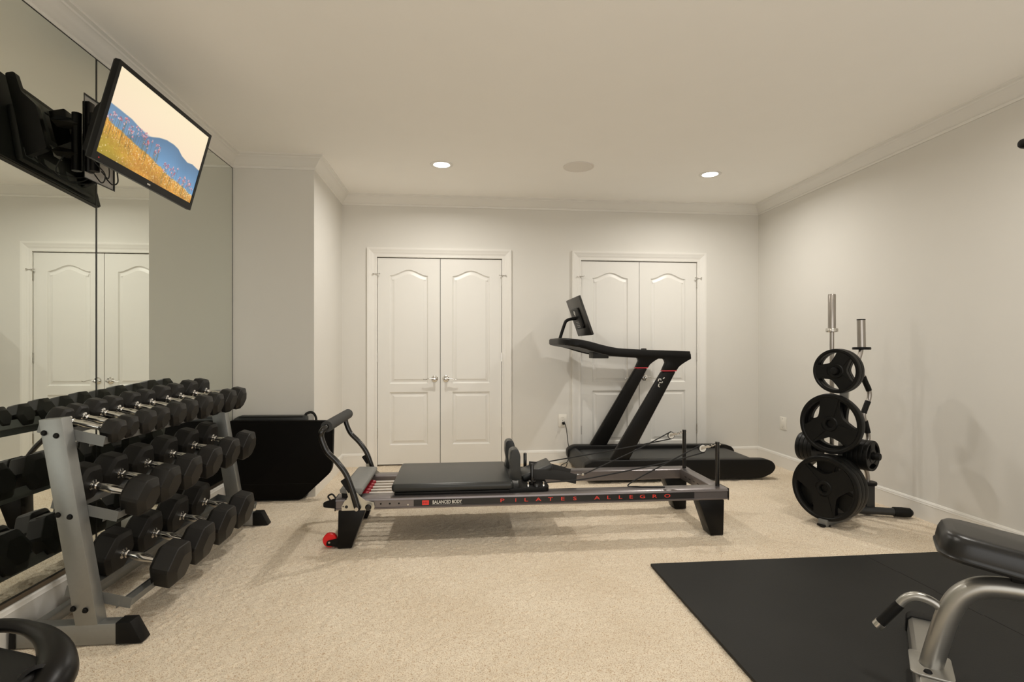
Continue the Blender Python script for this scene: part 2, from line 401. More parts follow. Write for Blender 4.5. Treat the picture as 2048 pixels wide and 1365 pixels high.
# ------------------------------------------------------------------ doors
def panel_outline(x0, x1, z0, z1, arch):
    pts = [(x0, z0), (x1, z0), (x1, z1)]
    if arch:
        n = 22; cx = (x0+x1)/2; hw = (x1-x0)/2
        for i in range(1, n):
            x = x1 + (x0-x1)*i/n
            pts.append((x, z1 + arch*(0.5+0.5*math.cos(math.pi*(x-cx)/hw))))
    pts.append((x0, z1)); return pts
def make_door(i, d, label):
    root = thing('door_%d' % i, ((d[0]+d[1])/2, YB, 0), label=label, kind='structure')
    # casing: mitred, stepped profile
    for side in (0, 1, 2):
        mb = MB(); g = 0.006; a = d[0]+0.0-g*0; b = d[1]+g*0; cw = CW
        prof = [(0.0, 0.0), (0.0, 0.010), (0.012, 0.013), (0.016, 0.011), (0.040, 0.014), (0.046, 0.018), (0.070, 0.021), (0.076, 0.024), (cw, 0.024), (cw, 0.0)]
        rings = []
        def pt(k, q):       # k: 0 left foot, 1 left top, 2 right top, 3 right foot
            o, p = q
            return {0: (a-o, YB-p, -0.01), 1: (a-o, YB-p, DTOP+o), 2: (b+o, YB-p, DTOP+o), 3: (b+o, YB-p, -0.01)}[k]
        k0, k1 = ((0, 1), (1, 2), (2, 3))[side]
        A = mb._x([pt(k0, q) for q in prof]); B = mb._x([pt(k1, q) for q in prof]); n = len(prof)
        for j in range(n): mb.bm.faces.new((A[j], A[(j+1) % n], B[(j+1) % n], B[j]))
        mb.bm.faces.new(A); mb.bm.faces.new(B[::-1])
        mb.build('casing', 'trim_paint', root)
    mb = MB()
    for x0, x1, z1 in ((d[0]-0.018, d[0], DTOP+0.018), (d[1], d[1]+0.018, DTOP+0.018)): mb.box((x0, YB+0.001, -0.01), (x1, YB+0.139, z1))
    mb.box((d[0], YB+0.001, DTOP), (d[1], YB+0.139, DTOP+0.018))
    mb.build('jamb', 'trim_paint', root)
    mid = (d[0]+d[1])/2; gap = 0.0045
    MB().box((d[0]-0.001, YB+0.045, 0), (d[1]+0.001, YB+0.05, DTOP)).build('closet_shade', 'gap_shade', root)  # dark sheet painting the closet's shade behind the leaf gaps
    for s in (-1, 1):
        x0, x1 = (d[0]+gap, mid-gap*0.6) if s < 0 else (mid+gap*0.6, d[1]-gap)
        cx = (x0+x1)/2; yf = YB+0.006
        up = panel_outline(cx-0.186, cx+0.186, 0.806, 1.872, 0.058)
        lo = panel_outline(cx-0.186, cx+0.186, 0.200, 0.722, 0)
        mb = MB(); b = mb.bm
        def loop(pts, y): return [b.verts.new((p[0], y, p[1])) for p in pts]
        outer = [(x0, 0.012), (x1, 0.012), (x1, DTOP-0.007), (x0, DTOP-0.007)]
        L = [loop(outer, yf), loop(up, yf), loop(lo, yf)]
        es = []
        for l in L:
            for j in range(len(l)): es.append(b.edges.new((l[j], l[(j+1) % len(l)])))
        bmesh.ops.triangle_fill(b, edges=es, use_beauty=True)
        back = loop(outer, yf+0.035)
        for j in range(4): b.faces.new((L[0][j], L[0][(j+1) % 4], back[(j+1) % 4], back[j]))
        b.faces.new(back)
        leaf = mb.build('leaf', 'door_paint', root, smooth=0)
        for out in (up, lo):
            mb = MB(); prev = None
            for ins, dep in ((0.0, 0.0), (0.005, 0.007), (0.011, 0.0125), (0.016, 0.0130), (0.019, 0.0125), (0.040, 0.0035), (0.044, 0.0020)):
                r = mb._x([(p[0], yf+dep, p[1]) for p in offset_poly(out, ins)])
                if prev:
                    for j in range(len(r)): mb.bm.faces.new((prev[j], prev[(j+1) % len(r)], r[(j+1) % len(r)], r[j]))
                prev = r
            mb.bm.faces.new(prev)
            mb.build('panel', 'door_paint', leaf, smooth=20)
        # lever handle with round rosette
        hx = mid + s*0.056; hz = 0.853
        mb = MB()
        mb.lathe([(0.0, 0.0), (0.033, 0.0), (0.033, 0.004), (0.028, 0.009), (0.017, 0.012), (0.012, 0.022), (0.011, 0.045), (0.013, 0.050), (0.013, 0.060), (0.0, 0.062)], (hx, yf, hz), (0, -1, 0), 24)
        mb.tube(bez([(hx, yf-0.054, hz), (hx+s*0.03, yf-0.056, hz+0.006), (hx+s*0.06, yf-0.056, hz+0.002), (hx+s*0.085, yf-0.054, hz-0.006), (hx+s*0.112, yf-0.05, hz-0.001)], 5), [0.009]*5+[0.0085]*5+[0.0075]*5+[0.006]*5+[0.004], 10, sx=0.75, sy=1.0)
        mb.build('lever_handle', 'chrome', leaf)
        hxe = d[0]-0.003 if s < 0 else d[1]+0.003
        for q, z in enumerate((1.826, 1.067, 0.322)):
            mb = MB(); mb.cyl((hxe, YB-0.004, z-0.045), (hxe, YB-0.004, z+0.045), 0.0055, n=10)
            mb.box((hxe-0.010, YB-0.0015, z-0.044), (hxe+0.010, YB+0.0025, z+0.044))
            mb.cyl((hxe, YB-0.004, z+0.045), (hxe, YB-0.004, z+0.050), 0.0042, n=8)
            h = mb.build('hinge', 'nickel', leaf)
        mb = MB(); z = 1.883
        mb.tube([(hxe-0.030, YB-0.028, z), (hxe, YB-0.012, z), (hxe+0.032, YB-0.026, z)], 0.0028, 8)
        mb.cyl((hxe+0.032, YB-0.034, z), (hxe+0.032, YB-0.018, z), 0.006, n=10); mb.cyl((hxe-0.030, YB-0.036, z), (hxe-0.030, YB-0.020, z), 0.006, n=10)
        mb.cyl((hxe, YB-0.012, z-0.014), (hxe, YB-0.012, z+0.005), 0.006, n=10)
        mb.build('door_stop', 'nickel', leaf)
make_door(1, DOORS[0], 'white double closet doors nearest the mirror with arched panels and chrome levers')
make_door(2, DOORS[1], 'white double closet doors behind the treadmill with arched panels')

# ------------------------------------------------------------------ ceiling fixtures
lamp_labels = ['glowing round recessed ceiling light above the left closet doors', 'glowing round recessed ceiling light near the right wall',
 'recessed ceiling light over the middle of the room, mirror side', 'recessed ceiling light over the middle of the room, right wall side']
for i, (x, y) in enumerate(LAMP_SPOTS):
    root = thing('recessed_light', (x, y, ZC), label=lamp_labels[i], cat='ceiling light', group='recessed ceiling lights')
    MB().lathe([(0.066, -0.0005), (0.066, -0.004), (0.074, -0.007), (0.092, -0.004), (0.094, -0.0005)], (x, y, ZC), (0, 0, 1), 40).build('trim_ring', 'trim_paint', root)
    MB().lathe([(0.0, -0.006), (0.055, -0.006), (0.066, -0.003), (0.066, -0.0006), (0.0, -0.0006)], (x, y, ZC), (0, 0, 1), 36).build('lens', 'lamp_lens', root)
    ld = bpy.data.lights.new('lamp', 'AREA'); ld.shape = 'DISK'; ld.size = 0.085; ld.spread = R(LAMP_SPREAD); ld.energy = LAMP_W[i]; ld.color = LAMP_COL
    lo = bpy.data.objects.new('lamp', ld); C.objects.link(lo); lo.parent = root; lo.location = (0, 0, -0.012)
root = thing('ceiling_speaker', (0.99, 4.41, ZC), label='flat round off-white speaker grille in the ceiling between the lights', cat='speaker')
MB().lathe([(0.110, -0.0005), (0.110, -0.006), (0.114, -0.008), (0.124, -0.007), (0.127, -0.0005)], (0.99, 4.41, ZC), (0, 0, 1), 48).build('rim', 'speaker_cloth', root)
MB().lathe([(0.0, -0.0065), (0.111, -0.005), (0.111, -0.0006), (0, -0.0006)], (0.99, 4.41, ZC), (0, 0, 1), 48).build('grille', 'speaker_cloth', root)

# ------------------------------------------------------------------ mirrors
MT = 0.006; MZ0, MZ1 = 0.180, ZC-CR-0.001; SEAM = 2.81
def mirror(name, outline, label):
    root = thing(name, (XL, sum(p[0] for p in outline)/len(outline), MZ0), label=label, cat='mirror', group='wall mirror panels')
    MB().prism(outline, XL+0.0005, XL+MT, 'x').build('glass', 'mirror', root, smooth=0)
    n = len(outline); mb = MB()
    # ground dark edge all round
    A = sum((outline[i-1][0]*outline[i][1]-outline[i][0]*outline[i-1][1]) for i in range(n))
    o = outline if A > 0 else outline[::-1]
    ins = offset_poly(o, 0.004); out = offset_poly(o, -0.0006)
    for i in range(n):
        j = (i+1) % n
        a, b, c, d = out[i], out[j], ins[j], ins[i]
        mb.raw([(XL+MT+0.0008, *a), (XL+MT+0.0008, *b), (XL+MT+0.0008, *c), (XL+MT+0.0008, *d), (XL+0.0004, *a), (XL+0.0004, *b)], [(0, 1, 2, 3), (0, 4, 5, 1)])
    mb.build('ground_edge', 'mirror_edge', root, smooth=0)
    return root
hy0, hy1, hz0, hz1 = 2.726, 2.948, 1.955, 2.345
mirror('wall_mirror', [(SEAM+0.0015, MZ0), (YP-0.004, MZ0), (YP-0.004, MZ1), (SEAM+0.0015, MZ1), (SEAM+0.0015, hz1), (hy1, hz1), (hy1, hz0), (SEAM+0.0015, hz0)], 'wall mirror panel between the seam and the boxed-out corner')
mirror('wall_mirror', [(1.22, MZ0), (SEAM-0.0015, MZ0), (SEAM-0.0015, hz0), (hy0, hz0), (hy0, hz1), (SEAM-0.0015, hz1), (SEAM-0.0015, MZ1), (1.22, MZ1)], 'wall mirror panel left of the seam, behind the dumbbell rack')
tag(MB().box((XL+0.0005, 1.22, 0.160), (XL+0.012, YP-0.002, 0.1785)).build('mirror_channel', 'channel_metal', smooth=0), 'bronze metal channel holding the bottom edge of the mirror', 'metal trim')

# ------------------------------------------------------------------ television on its arm
TVC = Vector((-1.456, 2.837, 2.156)); TVR = Matrix.Rotation(-0.081, 4, 'Z') @ Matrix.Rotation(0.247, 4, 'Y') @ Matrix.Rotation(-0.049, 4, 'X')
TW, TH = 0.748, 0.440
def tv_picture(nx=420, ny=236):
    u, v = np.meshgrid(np.linspace(0, 1, nx), np.linspace(0, 1, ny))
    def n1(x, seed, octs=4, f0=3.0):
        r = np.random.default_rng(seed); s = np.zeros_like(x)
        for k in range(octs):
            t = r.random(256); f = f0*2**k; xi = x*f; i = np.floor(xi).astype(int); fr = xi-i; fr = fr*fr*(3-2*fr)
            s += (t[i % 256]*(1-fr)+t[(i+1) % 256]*fr)/2**k
        return s/2-0.5
    def n2(x, y, seed, f):
        r = np.random.default_rng(seed); t = r.random((256, 256)); xi, yi = x*f, y*f; i, j = np.floor(xi).astype(int), np.floor(yi).astype(int)
        a, b = xi-i, yi-j; a = a*a*(3-2*a); b = b*b*(3-2*b); i %= 256; j %= 256; i2, j2 = (i+1) % 256, (j+1) % 256
        return (t[j, i]*(1-a)+t[j, i2]*a)*(1-b)+(t[j2, i]*(1-a)+t[j2, i2]*a)*b
    S = lambda *c: np.array(c)/255.0
    img = S(253, 236, 200)*np.ones((ny, nx, 1)); t = np.clip((v-0.5)/0.5, 0, 1)[..., None]
    img = img*(0.35+0.65*t)+S(252, 224, 196)*(0.65*(1-t))
    def lay(ridge, c1, c2, soft):
        nonlocal img
        a = np.clip((ridge-v)/soft, 0, 1)[..., None]; k = np.clip((ridge-v)/0.35, 0, 1)[..., None]
        img = img*(1-a)+(c1*(1-k)+c2*k)*a
    r0 = np.interp(u, [0, .08, .2, .3, .4, .5, .62, 1], [.58, .575, .56, .52, .49, .46, .42, .3]) + 0.015*n1(u, 3)
    lay(np.interp(u, [0, .2, .35, .5, 1], [.5, .53, .52, .49, .4]), S(186, 188, 200), S(150, 170, 200), 0.02)
    lay(r0, S(106, 140, 172), S(118, 160, 200), 0.012)
    r1 = np.interp(u, [0, .25, .36, .48, .56, .64, .70, .76, .84, .90, 1], [.2, .40, .48, .56, .595, .60, .585, .53, .50, .52, .50]) + 0.02*n1(u, 5)
    lay(r1, S(88, 122, 154), S(116, 162, 204), 0.012)
    gl = np.interp(u, [0, .15, .3, .45, .6, .8, 1], [.40, .36, .31, .27, .22, .17, .13]) + 0.05*n1(u, 9, 5, 12)
    g = 0.6*n2(u*1.7+v*0.4, v, 11, 60)+0.4*n2(u*1.7, v, 12, 130); dn = np.clip((gl-v)/0.30, 0, 1)
    gc = S(206, 128, 34)*(1-g[..., None])+S(248, 196, 92)*g[..., None]
    gc = gc*(1-0.35*dn[..., None]*(n2(u, v, 13, 9)[..., None])) ; gr = np.clip(1.4-np.hypot(u*1.8, (v-0.05)*2.2)*2.2, 0, 1)[..., None]
    gc = gc*(1-0.6*gr)+S(170, 160, 40)*0.6*gr
    a = np.clip((gl-v)/0.02+n2(u, v, 14, 150)-0.3, 0, 1)[..., None]; img = img*(1-a)+gc*a
    asp = TW/TH; r = np.random.default_rng(21)
    def dot(cx, cy, rad, col, al=1.0):
        nonlocal img
        m = (np.clip(1.3-np.hypot((u-cx)*asp, v-cy)/rad, 0, 1)*al)[..., None]; img = img*(1-m)+col*m
    def stem(x0, y0, x1, y1, col):
        nonlocal img
        tt = np.clip((v-y0)/(y1-y0), 0, 1); xx = x0+(x1-x0)*tt; m = ((np.abs(u-xx)*asp < 0.0022) & (v > y0) & (v < y1))[..., None]*0.7
        img = img*(1-m)+col*m
    for cx, top, n, sp in ((.04, .44, 5, .04), (.10, .49, 5, .035), (.16, .52, 5, .02), (.20, .41, 6, .05), (.25, .44, 6, .04), (.33, .46, 8, .05), (.41, .43, 8, .05), (.50, .40, 11, .045), (.62, .27, 9, .05), (.71, .27, 10, .06), (.82, .23, 11, .06), (.92, .22, 12, .06)):
        for k in range(n):
            x = cx+r.normal(0, sp*0.45); y = top+r.normal(0, 0.035)
            stem(x+r.normal(0, .008), max(0.02, y-0.22), x, y, S(96, 92, 50))
            for q in range(7): dot(x+r.normal(0, .0055), y+r.normal(0, .010), r.uniform(.0035, .0085), (S(206, 96, 112), S(246, 206, 204), S(178, 74, 92), S(236, 176, 176))[r.integers(4)], 0.95)
    for k in range(330):
        x = r.random(); y = np.interp(x, [0, 1], [.38, .12])*r.random()**0.6; dot(x, y, r.uniform(.004, .010), (S(255, 226, 170), S(250, 190, 150), S(255, 240, 210))[r.integers(3)], 0.7)
    return np.clip(img, 0, 1)
def build_tv():
    root = thing('television', tuple(TVC), tuple(TVR.to_euler()), 'flat black television tilted down from the mirror wall, showing a mountain meadow', 'television')
    bez_w, bot = 0.019, 0.036
    mb = MB(); hw, hh = TW/2, TH/2
    b2 = bmesh.new()
    # front bezel frame
    def fr(x, a, b, c, d): return [(x, -a, -c), (x, b, -c), (x, b, d), (x, -a, d)]
    o1 = fr(0.0, hw, hw, hh, hh); i1 = fr(0.0, hw-bez_w, hw-bez_w, hh-bot, hh-bez_w); i2 = fr(-0.004, hw-bez_w, hw-bez_w, hh-bot, hh-bez_w); o2 = fr(-0.022, hw, hw, hh, hh)
    V = mb._x(o1+i1+i2+o2)
    for k in range(4):
        j = (k+1) % 4
        for a, b in ((0, 4), (4, 8), (12, 0)): mb.bm.faces.new((V[a+k], V[a+j], V[b+j], V[b+k]))
    mb.build('bezel', 'tv_plastic', root, world=False, smooth=0)
    mb = MB(); mb.prism([(-hw+0.002, -hh+0.002), (hw-0.002, -hh+0.002), (hw-0.002, hh-0.002), (-hw+0.002, hh-0.002)], -0.030, -0.0215, 'x', 0.002)
    mb.prism([(-0.27, -hh+0.012), (0.27, -hh+0.012), (0.24, 0.06), (-0.24, 0.06)], -0.062, -0.029, 'x', 0.012)
    mb.build('back_cover', 'tv_back', root, world=False)
    for y0, y1 in ((-0.25, -0.17), (-0.12, -0.02), (0.04, 0.12)):
        MB().box((-0.0635, y0, -hh+0.03), (-0.0615, y1, -hh+0.07)).build('port_panel', 'tray_grey', root, world=False)
    MB().box((-0.0636, -0.03, -0.10), (-0.0615, 0.03, -0.04)).build('rating_label', 'print_white', root, world=False)
    MB().box((-0.0316, -0.31, 0.02), (-0.0296, -0.285, 0.17)).build('sticker', 'sticker_green', root, world=False)
    MB().box((0.0003, -0.012, -hh+0.013), (0.0012, 0.012, -hh+0.020)).build('badge', 'nickel', root, world=False, smooth=0)
    MB().box((0.0003, -hw+0.035, -hh+0.014), (0.0012, -hw+0.041, -hh+0.019)).build('standby_light', 'red_plastic', root, world=False, smooth=0)
    img = tv_picture(); ny, nx, _ = img.shape
    ys = np.linspace(-hw+bez_w, hw-bez_w, nx); zs = np.linspace(-hh+bot, hh-bez_w, ny)
    Yg, Zg = np.meshgrid(ys, zs); co = np.stack([np.full_like(Yg, -0.003), Yg, Zg], -1).reshape(-1, 3)
    idx = np.arange(nx*ny).reshape(ny, nx); q = np.stack([idx[:-1, :-1], idx[:-1, 1:], idx[1:, 1:], idx[1:, :-1]], -1).reshape(-1, 4)
    me = bpy.data.meshes.new('screen'); me.vertices.add(len(co)); me.vertices.foreach_set('co', co.ravel())
    me.loops.add(q.size); me.loops.foreach_set('vertex_index', q.ravel().astype(np.int32)); me.polygons.add(len(q)); me.polygons.foreach_set('loop_start', np.arange(0, q.size, 4, dtype=np.int32))
    me.update(calc_edges=True)
    at = me.color_attributes.new('picture', 'FLOAT_COLOR', 'POINT')
    l = np.where(img <= 0.04045, img/12.92, ((img+0.055)/1.055)**2.4).reshape(-1, 3); at.data.foreach_set('color', np.hstack([l, np.ones((len(l), 1))]).ravel().astype(np.float32))
    m = bpy.data.materials.new('screen_picture'); m.use_nodes = True; nt = m.node_tree; b = nt.nodes['Principled BSDF']
    b.inputs['Base Color'].default_value = (0.01, 0.01, 0.01, 1); b.inputs['Roughness'].default_value = 0.35
    an = nt.nodes.new('ShaderNodeVertexColor'); an.layer_name = 'picture'; nt.links.new(an.outputs['Color'], b.inputs['Emission Color']); b.inputs['Emission Strength'].default_value = 0.95
    o = bpy.data.objects.new('screen', me); C.objects.link(o); o.parent = root; me.materials.append(m)
    o['label'] = 'lit screen showing pink flowers in golden grass before blue mountains'
    return root
build_tv()
def build_mount():
    root = thing('television_mount', (XL, 2.76, 2.15), label='black articulated wall bracket carrying the television', cat='wall mount')
    MB().box((XL+0.0005, 2.735, 1.985), (XL+0.022, 2.775, 2.315), 0.003).box((XL+0.0005, 2.775, 2.08), (XL+0.016, 2.90, 2.22), 0.003).build('wall_plate', 'black_satin', root)
    def tvp(x, y, z): return TVC + TVR.to_3x3() @ Vector((x, y, z))
    MB().tube([(XL+0.045, 2.735, 1.985), (XL+0.045, 2.735, 2.255)], 0.020, 12).build('pivot', 'black_satin', root)
    mb = MB(); mb.tube([(XL+0.045, 2.735, 2.20), (XL+0.10, 2.69, 2.20), tvp(-0.15, -0.02, 0.05)], 0.026, 4); mb.tube([(XL+0.045, 2.735, 2.06), (XL+0.10, 2.69, 2.06), tvp(-0.15, -0.02, -0.06)], 0.022, 4); mb.build('arm', 'black_satin', root)
    mb = MB(); mb.m = Matrix.Translation(TVC) @ TVR
    mb.box((-0.165, -0.05, -0.10), (-0.092, 0.04, 0.11), 0.006); mb.build('tilt_head', 'black_satin', root)
    mb = MB(); mb.m = Matrix.Translation(TVC) @ TVR
    mb.box((-0.098, -0.20, 0.085), (-0.090, 0.17, 0.115)); mb.box((-0.098, -0.20, -0.085), (-0.090, 0.17, -0.055)); mb.box((-0.098, -0.12, -0.085), (-0.090, -0.09, 0.115)); mb.box((-0.098, 0.09, -0.085), (-0.090, 0.12, 0.115)); mb.box((-0.098, -0.015, -0.085), (-0.090, 0.015, 0.115))
    mb.build('bracket_frame', 'tray_grey', root)
    for y in (-0.235, 0.16):
        mb = MB(); mb.m = Matrix.Translation(TVC) @ TVR; mb.prism(rounded([(-0.150, -0.17), (-0.062, -0.19), (-0.062, 0.19), (-0.100, 0.19), (-0.105, 0.10), (-0.150, 0.03)], 0.012), y-0.014, y+0.014, 'y')
        if y < 0: mb.cyl((-0.082, y-0.016, 0.165), (-0.082, y-0.012, 0.165), 0.006, n=10)
        mb.build('rail_hook', 'black_satin', root)
build_mount()
def cable(name, pts, r, label, m='rope_black', cat='cable', n=8):
    return tag(MB().tube(bez(pts, n), r, 8).build(name, m), label, cat)
cable('television_cable', [(XL+0.005, 2.88, 2.00), (XL+0.06, 2.84, 1.955), (XL+0.12, 2.78, 1.95), (-1.585, 2.72, 1.985), (-1.56, 2.69, 2.03)], 0.003, 'black cable looping low between the television and the mirror')
cable('television_cable', [(XL+0.005, 2.85, 2.02), (XL+0.07, 2.79, 1.97), (XL+0.13, 2.70, 1.975), (-1.575, 2.63, 2.02), (-1.56, 2.60, 2.07)], 0.0025, 'thin black cable hanging behind the television, nearer the viewer')
cable('television_cable', [(XL+0.005, 2.80, 1.99), (XL+0.05, 2.77, 1.945), (XL+0.09, 2.73, 1.94), (XL+0.11, 2.70, 1.965), (XL+0.09, 2.68, 2.00), (XL+0.06, 2.68, 2.04)], 0.0028, 'short cable curling beside the mirror cut-out')

# ------------------------------------------------------------------ dumbbell rack
UY = (2.272, 3.700); UD = 0.058; TH_ROW = 0.245
ROWS = [(-1.525, 0.832, 0.0), (-1.475, 0.530, 0.0), (-1.424, 0.180, 0.0)]
def build_rack():
    root = thing('dumbbell_rack', (-1.47, 3.0, 0), label='silver three-tier metal dumbbell rack standing against the mirror', cat='rack')
    for k, y in enumerate(UY):
        y1 = y+UD
        poly = [(-1.486, 0.075), (-1.404, 0.075), (-1.530, 0.884), (-1.610, 0.880)]
        poly = [(-1.478, 0.075), (-1.395, 0.075), (-1.528, 0.886), (-1.610, 0.880)]
        MB().prism(poly, y, y1, 'y', 0.003).build('upright', 'rack_silver', root)
        foot = MB().box((-1.700, y, 0.0), (-1.325, y1, 0.080), 0.003).build('foot', 'rack_silver', root)
        MB().prism([(-1.330, -0.0), (-1.232, -0.0), (-1.275, 0.084), (-1.330, 0.084)], y-0.003, y1+0.003, 'y', 0.003).build('end_cap', 'black_plastic', foot)
        MB().prism([(-1.715, 0.0), (-1.690, 0.0), (-1.690, 0.084), (-1.710, 0.084)], y-0.003, y1+0.003, 'y', 0.002).build('end_cap', 'black_plastic', foot)
        for (bx, bz) in ((-1.589, 0.829), (-1.545, 0.818), (-1.539, 0.511), (-1.496, 0.502), (-1.484, 0.145), (-1.440, 0.137)):
            yy = y if k == 0 else y1; d = -1 if k == 0 else 1
            MB().lathe([(0.0, 0.009), (0.007, 0.009), (0.0085, 0.006), (0.0085, 0.002), (0.011, 0.002), (0.011, 0.0), (0, 0)], (bx, yy, bz), (0, d, 0), 14).build('bolt', 'black_plastic', root)
    for xc, zc, _ in ROWS:
        mb = MB(); mb.m = Matrix.Translation((xc, 0, zc)) @ Matrix.Rotation(TH_ROW, 4, 'Y')
        ya, yb = UY[0]+UD+0.005, UY[1]-0.005
        for sgn in (-1, 1):
            e = 0.122*sgn
            mb.box((min(e, e-sgn*0.048), ya, -0.034), (max(e, e-sgn*0.048), yb, -0.031))
            mb.box((e-0.0015, ya, -0.034), (e+0.0015, yb, 0.0 if sgn < 0 else -0.004))
            mb.box((e-sgn*0.048-0.0015, ya, -0.052), (e-sgn*0.048+0.0015, yb, -0.026))
        tray = mb.build('tray', 'tray_grey', root)
        for y in (ya-0.0042, yb+0.0012):
            mb = MB(); mb.m = Matrix.Translation((xc, 0, zc)) @ Matrix.Rotation(TH_ROW, 4, 'Y')
            mb.box((-0.126, y, -0.040), (0.126, y+0.003, 0.002)); mb.build('end_plate', 'tray_grey', tray)
    MB().box((-1.690, UY[0]+UD, 0.02), (-1.650, UY[1], 0.06), 0.003).build('crossbar', 'rack_silver', root)
build_rack()
def make_dumbbell(af, L, hl, hr, loc):
    """hex dumbbell along local x; af height across flats, L overall length, hl head length"""
    root = thing('hex_dumbbell', loc, (0, TH_ROW, 0))
    for s in (-1, 1):
        xo, xi = s*L/2, s*(L/2-hl)
        secs = [(xo, 0.62), (xo-s*0.004, 0.70), (xo-s*0.20*hl, 0.98), (xo-s*0.24*hl, 1.0), (xi+s*0.16*hl, 1.0), (xi+s*0.13*hl, 0.985), (xi, 0.80)]
        mb = MB(); rings = []
        for x, k in secs:
            pts = []
            for q in range(6):
                a0 = math.pi/3*q; r = af/2/math.cos(math.pi/6)*k
                c0 = Vector((math.cos(a0), math.sin(a0)))*r; cp = Vector((math.cos(a0-math.pi/3), math.sin(a0-math.pi/3)))*r; cn = Vector((math.cos(a0+math.pi/3), math.sin(a0+math.pi/3)))*r
                pts += [c0.lerp(cp, 0.09), c0.lerp(cn, 0.09)]
            rings.append(mb._x([(x, p.x, p.y) for p in pts]))
        for a, b in zip(rings, rings[1:]):
            for k in range(12): mb.bm.faces.new((a[k], a[(k+1) % 12], b[(k+1) % 12], b[k]))
        mb.bm.faces.new(rings[0]); mb.bm.faces.new(rings[-1])
        mb.build('head', 'rubber_hex', root, world=False, smooth=22)
    xi = L/2-hl+0.002; r = hr
    prof = [(r*1.55, -xi), (r*1.55, -xi+0.006), (r*0.95, -xi+0.010), (r*0.9, -xi+0.018), (r*1.12, -xi+0.022), (r*0.92, -xi+0.026), (r*1.0, -0.035), (r*1.18, -0.018), (r*1.22, 0), (r*1.18, 0.018), (r*1.0, 0.035), (r*0.92, xi-0.026), (r*1.12, xi-0.022), (r*0.9, xi-0.018), (r*0.95, xi-0.010), (r*1.55, xi-0.006), (r*1.55, xi)]
    MB().lathe(prof, (0, 0, 0), (1, 0, 0), 18).build('handle', 'chrome', root, world=False)
    return root
ORD = ['nearest', 'second', 'third', 'fourth', 'fifth', 'sixth', 'seventh', 'eighth', 'ninth', 'farthest']
def place_row(ys, sizes, xc, zrail, dxs, tier, Lh):
    n = len(ys); cache = {}
    for i, y in enumerate(ys):
        af = sizes[i]; L, hl, hr = Lh(af)
        # rest the lower flats on the sloping tray
        nx, nz = math.sin(TH_ROW), math.cos(TH_ROW)
        loc = (xc + nx*(af/2-0.031) + dxs[i]*nz, y, zrail + nz*(af/2-0.031) - dxs[i]*nx + 0.0005)
        if af in cache:
            o = copy_tree(cache[af]); o.location = loc
        else: o = cache[af] = make_dumbbell(af, L, hl, hr, loc)
        word = ORD[i] if i < n-1 else 'farthest'
        lab = 'black rubber hex dumbbell with chrome handle, %s from the viewer on the %s tier' % (word, tier) if i not in (0, n-1) else 'black rubber hex dumbbell with chrome handle, %s the viewer on the %s tier' % (('nearest' if i == 0 else 'farthest from'), tier)
        if i == 0: lab = 'black rubber hex dumbbell with chrome handle, nearest to the viewer on the %s tier' % tier
        tag(o, lab, 'dumbbell', 'hex dumbbells on the %s tier' % tier)
place_row([2.392, 2.500, 2.618, 2.740, 2.872, 3.012, 3.160, 3.312, 3.470, 3.632], [.092, .092, .104, .104, .114, .114, .124, .124, .134, .134], ROWS[0][0], ROWS[0][1], [0.012, 0.0, 0.004, 0.0, 0.006, 0.0, 0.004, 0.0, 0.003, 0.0], 'top', lambda a: (0.20+0.9*a, 0.30*a+0.040, 0.0125))
place_row([2.436, 2.632, 2.845, 3.080, 3.325, 3.570], [.152, .156, .160, .162, .165, .168], ROWS[1][0], ROWS[1][1], [0.02, 0.012, 0.010, 0.010, 0.008, 0.01], 'middle', lambda a: (0.345, 0.098, 0.0150))
place_row([2.560, 2.815, 3.080, 3.345], [.182, .186, .190, .192], ROWS[2][0], ROWS[2][1], [0.018, 0.012, 0.010, 0.008], 'bottom', lambda a: (0.375, 0.108, 0.0155))

# ------------------------------------------------------------------ black boards in the niche
def build_board():
    root = thing('padded_board', (-1.33, 4.31, 0), label='black padded board with a cut-off corner leaning in the niche beside the mirror', cat='exercise board')
    poly = rounded([(-1.715, 0.003), (-1.185, 0.003), (-0.957, 0.215), (-0.947, 0.600), (-1.715, 0.612)], [0.01, 0.02, 0.05, 0.045, 0.03])
    MB().prism(poly, 4.285, 4.338, 'y', 0.010, 3).build('panel', 'vinyl_matte', root)
    pts = [(p[0], 4.284, p[1]) for p in offset_poly(poly, 0.004)]; MB().tube(pts+[pts[0]], 0.003, 6, False).build('piping', 'vinyl_matte', root)
    MB().box((-1.70, 4.2835, 0.124), (-1.05, 4.2852, 0.127)).build('seam', 'black_plastic', root)
build_board()
def build_case():
    root = thing('carry_case', (-1.42, 4.37, 0), label='black soft case with a strap handle standing behind the padded board', cat='bag')
    MB().prism(rounded([(-1.70, 0.003), (-1.16, 0.003), (-1.16, 0.636), (-1.66, 0.640), (-1.71, 0.610)], 0.02), 4.342, 4.400, 'y', 0.008, 2).build('body', 'vinyl', root)
    MB().tube([(-1.66, 4.342, 0.626), (-1.19, 4.342, 0.626)], 0.003, 6).build('zip', 'black_plastic', root)
    pts = bez([(-1.185, 4.37, 0.60), (-1.175, 4.37, 0.640), (-1.145, 4.37, 0.657), (-1.115, 4.365, 0.650), (-1.095, 4.36, 0.615), (-1.094, 4.36, 0.56)], 6)
    MB().tube(pts, 0.010, 8, sx=0.22, sy=1.0).build('strap_handle', 'webbing', root)
build_case()

